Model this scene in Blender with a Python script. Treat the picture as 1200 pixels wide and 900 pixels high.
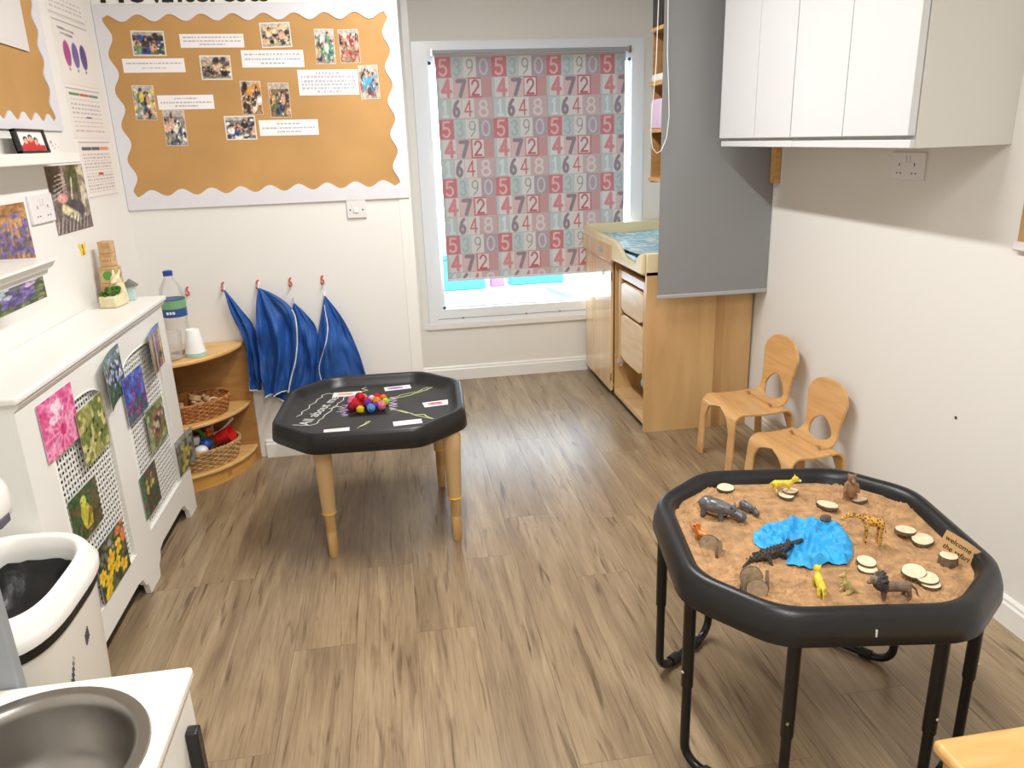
import bpy, bmesh, math, random
import numpy as np
from mathutils import Matrix, Vector, noise

for o in list(bpy.data.objects):
    bpy.data.objects.remove(o)
S = bpy.context.scene
COL = S.collection
R = random.Random(7)
rad = math.radians
PI = math.pi

# ------------------------------------------------------------------ camera
def make_camera():
    f, yaw, pit, rol = 892.64, .145174, .31111, .0362395
    fw = Vector((math.sin(yaw) * math.cos(pit), math.cos(yaw) * math.cos(pit), -math.sin(pit)))
    r0 = Vector((math.cos(yaw), -math.sin(yaw), 0))
    d0 = fw.cross(r0)
    r = r0 * math.cos(rol) + d0 * math.sin(rol)
    d = d0 * math.cos(rol) - r0 * math.sin(rol)
    cd = bpy.data.cameras.new('camera')
    cd.sensor_fit = 'HORIZONTAL'
    cd.sensor_width = 36
    cd.lens = 36 * f / 1200
    cd.clip_start = .02
    co = bpy.data.objects.new('camera', cd)
    COL.objects.link(co)
    m = Matrix((r, -d, -fw)).transposed().to_4x4()
    m.translation = (0, 0, 1.6)
    co.matrix_world = m
    S.camera = co
make_camera()

# ------------------------------------------------------------------ world, exposure
def make_world():
    w = bpy.data.worlds.new('sky')
    S.world = w
    w.use_nodes = True
    nt = w.node_tree
    bg = nt.nodes['Background']
    bg.inputs[0].default_value = (.72, .86, 1, 1)
    bg.inputs[1].default_value = 11.0
make_world()
S.view_settings.view_transform = 'Standard'
S.view_settings.look = 'None'
S.view_settings.gamma = 1
S.view_settings.use_curve_mapping = False
S.view_settings.exposure = 0.0
LAMP_W = 52          # watts of each ceiling batten
LAMP_C = (1, .985, .965)

# ------------------------------------------------------------------ room sizes
RX, LX, BY, LY, EX, FY, CZ = 1.918, -1.25, 5.136, 3.995, .095, -1.6, 2.75

# ------------------------------------------------------------------ materials
def lin(c):
    return tuple(((v / 255) / 12.92 if v / 255 <= .04045 else ((v / 255 + .055) / 1.055) ** 2.4) for v in c[:3])
def L4(c):
    return (*lin(c), 1)
MATS = {}
def mat(name, c, rough=.5, metal=0, bump=0, bscale=60, spec=.5, var=0, vscale=4, coat=0, trans=0):
    m = bpy.data.materials.new(name)
    MATS[name] = m
    m.use_nodes = True
    nt = m.node_tree
    N, K = nt.nodes, nt.links
    b = N['Principled BSDF']
    b.inputs['Base Color'].default_value = L4(c)
    b.inputs['Roughness'].default_value = rough
    b.inputs['Metallic'].default_value = metal
    b.inputs['Specular IOR Level'].default_value = spec
    b.inputs['Coat Weight'].default_value = coat
    b.inputs['Transmission Weight'].default_value = trans
    tc = N.new('ShaderNodeTexCoord')
    if var:
        n = N.new('ShaderNodeTexNoise')
        n.inputs['Scale'].default_value = vscale
        n.inputs['Detail'].default_value = 4
        K.new(tc.outputs['Object'], n.inputs['Vector'])
        r = N.new('ShaderNodeValToRGB')
        d = [max(0, v * (1 - var)) for v in c]
        u = [min(255, v * (1 + var * .6)) for v in c]
        r.color_ramp.elements[0].color = L4(d)
        r.color_ramp.elements[1].color = L4(u)
        r.color_ramp.elements[0].position = .3
        r.color_ramp.elements[1].position = .7
        K.new(n.outputs[0], r.inputs[0])
        K.new(r.outputs[0], b.inputs['Base Color'])
    if bump:
        n2 = N.new('ShaderNodeTexNoise')
        n2.inputs['Scale'].default_value = bscale
        n2.inputs['Detail'].default_value = 3
        K.new(tc.outputs['Object'], n2.inputs['Vector'])
        bp = N.new('ShaderNodeBump')
        bp.inputs['Strength'].default_value = bump
        bp.inputs['Distance'].default_value = .01
        K.new(n2.outputs[0], bp.inputs['Height'])
        K.new(bp.outputs[0], b.inputs['Normal'])
    return m
def wood(name, c1, c2, scale=(3, 40, 40), rough=.4, c3=None, coord='Object', coat=0):
    """grain runs along the axis with the small scale"""
    m = bpy.data.materials.new(name)
    MATS[name] = m
    m.use_nodes = True
    nt = m.node_tree
    N, K = nt.nodes, nt.links
    b = N['Principled BSDF']
    b.inputs['Roughness'].default_value = rough
    b.inputs['Coat Weight'].default_value = coat
    tc = N.new('ShaderNodeTexCoord')
    mp = N.new('ShaderNodeMapping')
    mp.inputs['Scale'].default_value = scale
    K.new(tc.outputs[coord], mp.inputs[0])
    oi = N.new('ShaderNodeObjectInfo')
    mu = N.new('ShaderNodeMath'); mu.operation = 'MULTIPLY'; mu.inputs[1].default_value = 37
    K.new(oi.outputs['Random'], mu.inputs[0])
    K.new(mu.outputs[0], mp.inputs['Location'])
    n = N.new('ShaderNodeTexNoise')
    n.inputs['Scale'].default_value = 1
    n.inputs['Detail'].default_value = 5
    n.inputs['Distortion'].default_value = .4
    K.new(mp.outputs[0], n.inputs['Vector'])
    r = N.new('ShaderNodeValToRGB')
    r.color_ramp.elements[0].color = L4(c1); r.color_ramp.elements[0].position = .3
    r.color_ramp.elements[1].color = L4(c2); r.color_ramp.elements[1].position = .68
    if c3:
        e = r.color_ramp.elements.new(.22); e.color = L4(c3)
    K.new(n.outputs[0], r.inputs[0])
    K.new(r.outputs[0], b.inputs['Base Color'])
    return m
def plank_material():
    m = bpy.data.materials.new('floor_vinyl')
    MATS['floor'] = m
    m.use_nodes = True
    nt = m.node_tree
    N, K = nt.nodes, nt.links
    b = N['Principled BSDF']
    geo = N.new('ShaderNodeNewGeometry')
    oi = N.new('ShaderNodeObjectInfo')
    mul = N.new('ShaderNodeVectorMath'); mul.operation = 'SCALE'
    cx = N.new('ShaderNodeCombineXYZ')
    for i in range(3):
        K.new(oi.outputs['Random'], cx.inputs[i])
    K.new(cx.outputs[0], mul.inputs[0]); mul.inputs['Scale'].default_value = 61
    add = N.new('ShaderNodeVectorMath'); add.operation = 'ADD'
    K.new(geo.outputs['Position'], add.inputs[0]); K.new(mul.outputs[0], add.inputs[1])
    def nz(scale, detail, dist, sc3):
        mp = N.new('ShaderNodeMapping'); mp.inputs['Scale'].default_value = sc3
        K.new(add.outputs[0], mp.inputs[0])
        n = N.new('ShaderNodeTexNoise')
        n.inputs['Scale'].default_value = scale; n.inputs['Detail'].default_value = detail
        n.inputs['Distortion'].default_value = dist
        K.new(mp.outputs[0], n.inputs['Vector'])
        return n
    n1 = nz(1, 6, 1.2, (10, 1.1, 1))
    r1 = N.new('ShaderNodeValToRGB')
    e = r1.color_ramp.elements
    e[0].position = .25; e[0].color = L4((126, 105, 82))
    e[1].position = .75; e[1].color = L4((175, 154, 124))
    x = e.new(.5); x.color = L4((152, 131, 103))
    K.new(n1.outputs[0], r1.inputs[0])
    n2 = nz(1, 5, .8, (48, 3.4, 1))
    r2 = N.new('ShaderNodeValToRGB')
    r2.color_ramp.elements[0].position = .27; r2.color_ramp.elements[0].color = (.4, .36, .32, 1)
    r2.color_ramp.elements[1].position = .43; r2.color_ramp.elements[1].color = (1, 1, 1, 1)
    K.new(n2.outputs[0], r2.inputs[0])
    # per-plank tone
    rr = N.new('ShaderNodeMapRange')
    rr.inputs['To Min'].default_value = .96; rr.inputs['To Max'].default_value = 1.08
    K.new(oi.outputs['Random'], rr.inputs[0])
    # cathedral growth rings
    mpw = N.new('ShaderNodeMapping'); mpw.inputs['Scale'].default_value = (9, .55, 1)
    K.new(add.outputs[0], mpw.inputs[0])
    wv = N.new('ShaderNodeTexWave'); wv.wave_type = 'RINGS'; wv.rings_direction = 'Z'
    wv.inputs['Scale'].default_value = 1.3; wv.inputs['Distortion'].default_value = 5
    wv.inputs['Detail'].default_value = 3; wv.inputs['Detail Scale'].default_value = .8
    K.new(mpw.outputs[0], wv.inputs['Vector'])
    r3 = N.new('ShaderNodeValToRGB')
    r3.color_ramp.elements[0].position = .0; r3.color_ramp.elements[0].color = (.93, .915, .89, 1)
    r3.color_ramp.elements[1].position = .35; r3.color_ramp.elements[1].color = (1, 1, 1, 1)
    K.new(wv.outputs['Fac'], r3.inputs[0])
    def mulc(a, bb):
        mx = N.new('ShaderNodeMix'); mx.data_type = 'RGBA'; mx.blend_type = 'MULTIPLY'
        mx.inputs[0].default_value = 1
        K.new(a, mx.inputs[6]); K.new(bb, mx.inputs[7])
        return mx.outputs[2]
    n4 = nz(1, 3, .2, (230, 9, 1))
    r4 = N.new('ShaderNodeValToRGB')
    r4.color_ramp.elements[0].position = .3; r4.color_ramp.elements[0].color = (.8, .78, .75, 1)
    r4.color_ramp.elements[1].position = .6; r4.color_ramp.elements[1].color = (1.0, 1.0, 1.0, 1)
    K.new(n4.outputs[0], r4.inputs[0])
    c = mulc(mulc(mulc(r1.outputs[0], r2.outputs[0]), r3.outputs[0]), r4.outputs[0])
    vs = N.new('ShaderNodeVectorMath'); vs.operation = 'SCALE'
    K.new(c, vs.inputs[0]); K.new(rr.outputs[0], vs.inputs['Scale'])
    K.new(vs.outputs[0], b.inputs['Base Color'])
    b.inputs['Roughness'].default_value = .3
    b.inputs['Specular IOR Level'].default_value = .5
    bp = N.new('ShaderNodeBump'); bp.inputs['Strength'].default_value = .12; bp.inputs['Distance'].default_value = .004
    K.new(n2.outputs[0], bp.inputs['Height']); K.new(bp.outputs[0], b.inputs['Normal'])
    return m
def attr_material(name, rough=.4, translucent=0):
    m = bpy.data.materials.new(name)
    MATS[name] = m
    m.use_nodes = True
    nt = m.node_tree
    N, K = nt.nodes, nt.links
    b = N['Principled BSDF']
    a = N.new('ShaderNodeAttribute'); a.attribute_name = 'Col'
    K.new(a.outputs['Color'], b.inputs['Base Color'])
    b.inputs['Roughness'].default_value = rough
    if translucent:
        t = N.new('ShaderNodeBsdfTranslucent'); K.new(a.outputs['Color'], t.inputs[0])
        mx = N.new('ShaderNodeMixShader'); mx.inputs[0].default_value = translucent
        K.new(b.outputs[0], mx.inputs[1]); K.new(t.outputs[0], mx.inputs[2])
        K.new(mx.outputs[0], N['Material Output'].inputs[0])
    return m
def emit(name, c, s):
    m = bpy.data.materials.new(name); MATS[name] = m; m.use_nodes = True
    nt = m.node_tree
    b = nt.nodes['Principled BSDF']
    b.inputs['Base Color'].default_value = (.9, .9, .9, 1)
    b.inputs['Emission Color'].default_value = (*c, 1)
    b.inputs['Emission Strength'].default_value = s
    return m
def glass(name, c=(1, 1, 1), haze=0):
    """thin clear sheet: mostly see-through, a little gloss"""
    m = bpy.data.materials.new(name); MATS[name] = m; m.use_nodes = True
    nt = m.node_tree; N, K = nt.nodes, nt.links
    t = N.new('ShaderNodeBsdfTransparent'); t.inputs[0].default_value = (*c, 1)
    g = N.new('ShaderNodeBsdfGlossy'); g.inputs['Roughness'].default_value = .05
    lw = N.new('ShaderNodeLayerWeight'); lw.inputs[0].default_value = .25
    ad = N.new('ShaderNodeMath'); ad.operation = 'MULTIPLY'; ad.inputs[1].default_value = .4
    K.new(lw.outputs['Fresnel'], ad.inputs[0])
    mx = N.new('ShaderNodeMixShader'); K.new(ad.outputs[0], mx.inputs[0])
    K.new(t.outputs[0], mx.inputs[1]); K.new(g.outputs[0], mx.inputs[2])
    if haze:
        df = N.new('ShaderNodeBsdfDiffuse'); df.inputs[0].default_value = (.9, .93, .95, 1)
        m2 = N.new('ShaderNodeMixShader'); m2.inputs[0].default_value = haze
        K.new(mx.outputs[0], m2.inputs[1]); K.new(df.outputs[0], m2.inputs[2]); mx = m2
    K.new(mx.outputs[0], N['Material Output'].inputs[0])
    return m

mat('wall', (233, 231, 226), .75, bump=.04, bscale=180)
mat('wall_cream', (236, 233, 226), .75, bump=.04, bscale=180)
mat('ceil', (238, 238, 236), .85, bump=.03, bscale=120)
mat('gloss_white', (238, 236, 230), .3, bump=.01, bscale=30)
mat('skirting', (240, 239, 234), .35, bump=.01, bscale=40)
mat('upvc', (240, 244, 248), .25)
mat('groove', (92, 80, 66), .8)
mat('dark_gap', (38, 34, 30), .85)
mat('brown_paper', (190, 146, 88), .7, bump=.25, bscale=5, var=.06, vscale=3)
mat('border_white', (222, 221, 226), .6, bump=.08, bscale=90)
mat('paper', (240, 238, 234), .55)
mat('cab_gloss', (218, 219, 220), .12)
mat('cab_side', (214, 213, 206), .45)
mat('plate', (226, 221, 220), .35)
mat('plate_hole', (70, 62, 60), .6)
mat('grey_blind', (138, 139, 140), .75, bump=.12, bscale=500)
mat('grey_bar', (168, 169, 170), .4)
mat('chrome', (200, 196, 190), .25, metal=1)
mat('steel', (160, 156, 150), .34, metal=1, bump=.02, bscale=200)
mat('steel_rim', (205, 202, 198), .22, metal=1)
mat('black_plastic', (27, 27, 29), .34, bump=.05, bscale=400)
mat('black_tray', (21, 21, 23), .36, bump=.06, bscale=300)
mat('tray_bed', (46, 46, 47), .6, bump=.08, bscale=250, var=.12, vscale=14)
mat('black_metal', (8, 8, 9), .3)
mat('rubber', (14, 14, 14), .7)
mat('tan_plastic', (197, 164, 116), .5, bump=.03, bscale=200)
wood('bamboo', (176, 136, 84), (206, 168, 112), (30, 30, 6), .45)
mat('yellow_band', (232, 178, 30), .5)
wood('beech', (196, 146, 82), (222, 176, 110), (4, 50, 50), .32, coat=.2)
wood('beech_chair', (206, 156, 98), (222, 176, 118), (40, 5, 40), .3, coat=.3)
wood('beech_edge', (168, 118, 64), (192, 142, 84), (12, 12, 60), .4)
wood('shelf_wood', (206, 158, 92), (226, 184, 120), (5, 26, 26), .38)
wood('shelf_edge', (196, 140, 66), (214, 162, 88), (8, 8, 60), .4)
wood('shelf_wood_shaded', (164, 116, 62), (186, 138, 80), (8, 8, 30), .45)  # shelf wood with the shade inside the unit put into its colour
wood('unit_side', (196, 156, 104), (219, 182, 130), (9, 9, 1.1), .38)
wood('unit_strip', (176, 134, 84), (194, 152, 102), (20, 20, 2), .38)
wood('unit_door', (206, 166, 116), (226, 190, 142), (14, 14, 1.4), .2, coat=.6)
wood('unit_step', (216, 184, 140), (232, 204, 164), (30, 4, 30), .35)
wood('brown_board', (150, 108, 62), (176, 132, 82), (6, 6, 30), .5)
mat('cream_plastic', (234, 218, 176), .4)
mat('apron', (33, 84, 160), .6, bump=.1, bscale=35, var=.16, vscale=9)
mat('apron_hem', (222, 224, 228), .6)
mat('hook_red', (196, 60, 60), .4)
mat('hook_clear', (230, 222, 218), .25)
mat('wicker', (178, 116, 62), .6, var=.28, vscale=60, bump=.25, bscale=160)
mat('wicker_pale', (190, 150, 98), .6, var=.25, vscale=60, bump=.25, bscale=160)
wood('toy_wood', (180, 140, 92), (218, 184, 138), (30, 30, 30), .6)
mat('red', (206, 36, 34), .35); mat('green', (84, 160, 60), .35); mat('blue', (40, 82, 168), .35)
mat('white_toy', (236, 236, 232), .4); mat('orange', (236, 128, 40), .4); mat('pinkish', (232, 150, 140), .5)
mat('sand', (182, 142, 100), .95, bump=.6, bscale=170, var=.16, vscale=35)
mat('blue_cloth', (44, 162, 222), .55, bump=.12, bscale=90, var=.08, vscale=30)
wood('slice_face', (214, 190, 154), (236, 218, 188), (60, 60, 60), .7)
mat('bark', (108, 90, 70), .9, bump=.5, bscale=200, var=.25, vscale=90)
wood('slice_side', (150, 128, 100), (180, 158, 128), (90, 90, 90), .8)
wood('card_board', (178, 138, 90), (196, 158, 108), (10, 90, 10), .8)
mat('ink', (40, 32, 26), .8)
mat('ink_grey', (90, 86, 96), .8)
mat('chalk', (206, 206, 202), .8); mat('chalk_lime', (196, 204, 140), .8); mat('chalk_lilac', (176, 146, 190), .8)
mat('socket_white', (232, 228, 228), .3)
mat('moss', (74, 110, 34), .9, bump=1, bscale=120, var=.45, vscale=60)
mat('ceramic', (222, 212, 172), .5, bump=.15, bscale=40, var=.06, vscale=30)
mat('slate', (120, 118, 112), .7)
mat('pale_blue', (190, 212, 210), .4)
mat('black_bag', (10, 10, 11), .4, bump=.4, bscale=22)
mat('bin_white', (236, 234, 228), .35)
mat('bin_body', (228, 224, 214), .4)
mat('grey_column', (150, 154, 158), .4)
mat('white_tile', (238, 235, 226), .35)
mat('paving', (214, 214, 212), .9, var=.08, vscale=5, bump=.2, bscale=20)
mat('out_blue', (50, 120, 200), .5); mat('out_purple', (150, 90, 180), .6); mat('out_pale', (210, 190, 214), .7)
mat('out_slab', (96, 168, 214), .6); mat('out_green', (90, 150, 100), .8, var=.3, vscale=20)
mat('label_blue', (44, 84, 140), .35); mat('label_green', (120, 170, 120), .35); mat('cap_blue', (40, 62, 150), .4)
mat('paper_cup', (244, 244, 240), .5); mat('cup_band', (190, 222, 206), .5)
mat('yellow_sticker', (232, 220, 50), .5)
mat('hippo', (94, 92, 94), .3, var=.25, vscale=40)
mat('hippo_belly', (176, 140, 110), .5)
mat('croc', (62, 54, 50), .4, bump=1, bscale=160, var=.3, vscale=60)
mat('toy_yellow', (222, 196, 60), .4, var=.2, vscale=50)
mat('toy_cream', (230, 222, 186), .45)
mat('toy_orange', (206, 122, 50), .45, var=.3, vscale=60)
mat('toy_brown', (138, 106, 74), .6, var=.35, vscale=50)
mat('toy_olive', (186, 164, 104), .5, var=.2, vscale=50)
mat('mane', (62, 58, 58), .6, bump=1, bscale=110, var=.3, vscale=70)
mat('lion_body', (122, 100, 82), .55, var=.25, vscale=40)
def giraffe_mat():
    m = mat('giraffe', (206, 158, 66), .45)
    nt = m.node_tree; N, K = nt.nodes, nt.links
    tc = N.new('ShaderNodeTexCoord')
    v = N.new('ShaderNodeTexVoronoi'); v.inputs['Scale'].default_value = 95
    v.feature = 'DISTANCE_TO_EDGE'
    K.new(tc.outputs['Object'], v.inputs['Vector'])
    r = N.new('ShaderNodeValToRGB')
    r.color_ramp.elements[0].position = .12; r.color_ramp.elements[0].color = L4((214, 166, 70))
    r.color_ramp.elements[1].position = .2; r.color_ramp.elements[1].color = L4((120, 66, 34))
    K.new(v.outputs['Distance'], r.inputs[0]); K.new(r.outputs[0], N['Principled BSDF'].inputs['Base Color'])
giraffe_mat()
def mat_waves():
    m = mat('mat_blue', (90, 170, 205), .35)
    nt = m.node_tree; N, K = nt.nodes, nt.links
    tc = N.new('ShaderNodeTexCoord')
    v = N.new('ShaderNodeTexNoise'); v.inputs['Scale'].default_value = 9; v.inputs['Distortion'].default_value = 2.2
    K.new(tc.outputs['Object'], v.inputs['Vector'])
    r = N.new('ShaderNodeValToRGB'); e = r.color_ramp.elements
    e[0].position = .38; e[0].color = L4((120, 190, 222)); e[1].position = .62; e[1].color = L4((236, 246, 250))
    x = e.new(.5); x.color = L4((176, 220, 238))
    K.new(v.outputs[0], r.inputs[0]); K.new(r.outputs[0], N['Principled BSDF'].inputs['Base Color'])
mat_waves()
plank_material()
attr_material('print', .38)
attr_material('print_matt', .7)
attr_material('blind_print', .85, translucent=.22)
emit('lamp_face', LAMP_C, 6)
glass('pane_glass', (.97, .99, 1)); glass('bottle_plastic', (1, 1, 1), .1); glass('lantern_glass', (.86, .95, .96))

# ------------------------------------------------------------------ mesh builder
class MB:
    def __init__(s):
        s.v = []; s.f = []; s.mi = []; s.cur = 0; s.col = None
    def add(s, vs, fs):
        o = len(s.v)
        s.v += [tuple(p) for p in vs]
        s.f += [tuple(i + o for i in q) for q in fs]
        s.mi += [s.cur] * len(fs)
        return s
    def box(s, a, b):
        x0, y0, z0 = a; x1, y1, z1 = b
        x0, x1 = min(x0, x1), max(x0, x1); y0, y1 = min(y0, y1), max(y0, y1); z0, z1 = min(z0, z1), max(z0, z1)
        return s.add([(x0, y0, z0), (x1, y0, z0), (x1, y1, z0), (x0, y1, z0), (x0, y0, z1), (x1, y0, z1), (x1, y1, z1), (x0, y1, z1)],
                     [(0, 3, 2, 1), (4, 5, 6, 7), (0, 1, 5, 4), (1, 2, 6, 5), (2, 3, 7, 6), (3, 0, 4, 7)])
    def loft(s, rings, cap0=True, cap1=True, closed=True):
        n = len(rings[0]); vs = [p for r in rings for p in r]; fs = []
        m = n if closed else n - 1
        for i in range(len(rings) - 1):
            for j in range(m):
                k = (j + 1) % n
                fs.append((i * n + j, i * n + k, (i + 1) * n + k, (i + 1) * n + j))
        if cap0: fs.append(tuple(range(n - 1, -1, -1)))
        if cap1: fs.append(tuple((len(rings) - 1) * n + j for j in range(n)))
        return s.add(vs, fs)
    def tube(s, pts, r, n=8, caps=True, closed=False):
        pts = [Vector(p) for p in pts]
        rs = r if isinstance(r, (list, tuple)) else [r] * len(pts)
        N = len(pts); rings = []; u = None
        for i, p in enumerate(pts):
            if closed: t = pts[(i + 1) % N] - pts[i - 1]
            else: t = pts[min(i + 1, N - 1)] - pts[max(i - 1, 0)]
            if t.length < 1e-9: t = Vector((0, 0, 1))
            t.normalize()
            if u is None:
                u = t.orthogonal().normalized()
            u = (u - t * u.dot(t))
            u = u.normalized() if u.length > 1e-6 else t.orthogonal().normalized()
            w = t.cross(u)
            rings.append([tuple(p + (u * math.cos(2 * PI * k / n) + w * math.sin(2 * PI * k / n)) * rs[i]) for k in range(n)])
        if closed:
            rings.append(rings[0]); return s.loft(rings, False, False)
        return s.loft(rings, caps, caps)
    def cyl(s, p0, p1, r0, r1=None, n=16):
        return s.tube([p0, p1], [r0, r0 if r1 is None else r1], n)
    def lathe(s, prof, c=(0, 0, 0), n=24, sx=1, sy=1, cap0=True, cap1=True):
        rings = [[(c[0] + r * sx * math.cos(2 * PI * k / n), c[1] + r * sy * math.sin(2 * PI * k / n), c[2] + z) for k in range(n)] for r, z in prof]
        return s.loft(rings, cap0, cap1)
    def ball(s, c, r, n=12, m=8):
        rx, ry, rz = r if isinstance(r, (tuple, list)) else (r, r, r)
        rings = []
        for i in range(1, m):
            a = PI * i / m - PI / 2
            rings.append([(c[0] + rx * math.cos(a) * math.cos(2 * PI * k / n), c[1] + ry * math.cos(a) * math.sin(2 * PI * k / n), c[2] + rz * math.sin(a)) for k in range(n)])
        o = len(s.v); s.loft(rings, False, False)
        b = len(s.v); s.v += [(c[0], c[1], c[2] - rz), (c[0], c[1], c[2] + rz)]
        for k in range(n):
            s.f.append((b, o + (k + 1) % n, o + k)); s.mi.append(s.cur)
            t = o + (m - 2) * n
            s.f.append((b + 1, t + k, t + (k + 1) % n)); s.mi.append(s.cur)
        return s
    def capsule(s, p0, p1, r0, r1, n=10):
        p0, p1 = Vector(p0), Vector(p1); d = (p1 - p0).normalized()
        pts, rs = [], []
        for a in (-80, -50, -20): pts.append(p0 + d * r0 * math.sin(rad(a))); rs.append(r0 * math.cos(rad(a)))
        for a in (20, 50, 80): pts.append(p1 + d * r1 * math.sin(rad(a))); rs.append(r1 * math.cos(rad(a)))
        return s.tube(pts, rs, n)
    def prism(s, out, axis, a, b):
        """outline of 2D points extruded along axis ('x': pts are (y,z); 'y': (x,z); 'z': (x,y))"""
        def P(q, t):
            return {'x': (t, q[0], q[1]), 'y': (q[0], t, q[1]), 'z': (q[0], q[1], t)}[axis]
        return s.loft([[P(q, a) for q in out], [P(q, b) for q in out]])
    def mesh(s, name, mats, smooth=True, angle=40, origin=(0, 0, 0)):
        me = bpy.data.meshes.new(name)
        me.from_pydata([(p[0] - origin[0], p[1] - origin[1], p[2] - origin[2]) for p in s.v], [], s.f)
        for m in (mats if isinstance(mats, (list, tuple)) else [mats]): me.materials.append(MATS[m])
        if max(s.mi or [0]): me.polygons.foreach_set('material_index', s.mi)
        if s.col is not None:
            at = me.attributes.new('Col', 'FLOAT_COLOR', 'POINT')
            at.data.foreach_set('color', np.asarray(s.col, dtype=np.float32).ravel())
        bm = bmesh.new(); bm.from_mesh(me)
        bmesh.ops.recalc_face_normals(bm, faces=bm.faces); bm.to_mesh(me); bm.free()
        if smooth:
            me.polygons.foreach_set('use_smooth', [True] * len(me.polygons))
            me.set_sharp_from_angle(angle=rad(angle))
        me.update()
        return me
WMX = {}
def build(mb, name, mats, parent=None, bevel=0, smooth=True, angle=40, world=True, loc=None, rot=None, seg=2):
    """one mesh object; coordinates are world ones unless world=False (then parent's)."""
    if parent is not None:
        if world:
            inv = WMX[parent].inverted()
            mb.v = [tuple(inv @ Vector(p)) for p in mb.v]
        org = (0, 0, 0)
    else:
        if loc is None:
            a = np.array(mb.v); lo, hi = a.min(0), a.max(0)
            org = ((lo[0] + hi[0]) / 2, (lo[1] + hi[1]) / 2, lo[2])
        else: org = (0, 0, 0)
    me = mb.mesh(name, mats, smooth, angle, org)
    o = bpy.data.objects.new(name, me)
    COL.objects.link(o)
    if parent is not None:
        o.parent = parent
        M = Matrix.Identity(4)
        if loc is not None: M = Matrix.Translation(loc)
        if rot is not None: M = M @ Matrix.Rotation(rot, 4, 'Z')
        o.matrix_local = M
        WMX[o] = WMX[parent] @ M
    else:
        o.location = org if loc is None else loc
        if rot is not None: o.rotation_euler = (0, 0, rot) if isinstance(rot, (int, float)) else rot
        WMX[o] = Matrix.Translation(o.location) @ o.rotation_euler.to_matrix().to_4x4()
    if bevel:
        b = o.modifiers.new('bevel', 'BEVEL'); b.width = bevel; b.segments = seg; b.limit_method = 'ANGLE'
        b.angle_limit = rad(35)
        b.harden_normals = False
    return o
def tag(o, label, cat, group=None):
    o['label'] = label; o['category'] = cat
    if group: o['group'] = group
    return o
def thing(name, label, cat, loc=(0, 0, 0), rotz=0, group=None):
    o = bpy.data.objects.new(name, None); COL.objects.link(o)
    o.location = loc; o.rotation_euler = (0, 0, rotz); o.empty_display_size = .05
    WMX[o] = Matrix.Translation(loc) @ Matrix.Rotation(rotz, 4, 'Z')
    return tag(o, label, cat, group)
def struct(o):
    o['kind'] = 'structure'; return o
def bx(name, a, b, m, parent=None, bevel=0, **k):
    return build(MB().box(a, b), name, m, parent, bevel, **k)
def copy_tree(o, parent=None):
    c = o.copy(); COL.objects.link(c)
    if parent is not None: c.parent = parent
    for ch in o.children: copy_tree(ch, c)
    return c
def text_mb(body, size, extrude=.0006, spacing=1.0, bold=0):
    cu = bpy.data.curves.new('t', 'FONT'); cu.body = body; cu.size = size; cu.extrude = extrude
    cu.space_character = spacing; cu.offset = bold; cu.resolution_u = 3
    to = bpy.data.objects.new('t', cu); COL.objects.link(to)
    bpy.context.view_layer.update()
    me = bpy.data.meshes.new_from_object(to.evaluated_get(bpy.context.evaluated_depsgraph_get()))
    mb = MB().add([tuple(v.co) for v in me.vertices], [tuple(p.vertices) for p in me.polygons])
    bpy.data.objects.remove(to); bpy.data.curves.remove(cu); bpy.data.meshes.remove(me)
    return mb
def xf(mb, M):
    mb.v = [tuple(M @ Vector(p)) for p in mb.v]; return mb

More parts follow.
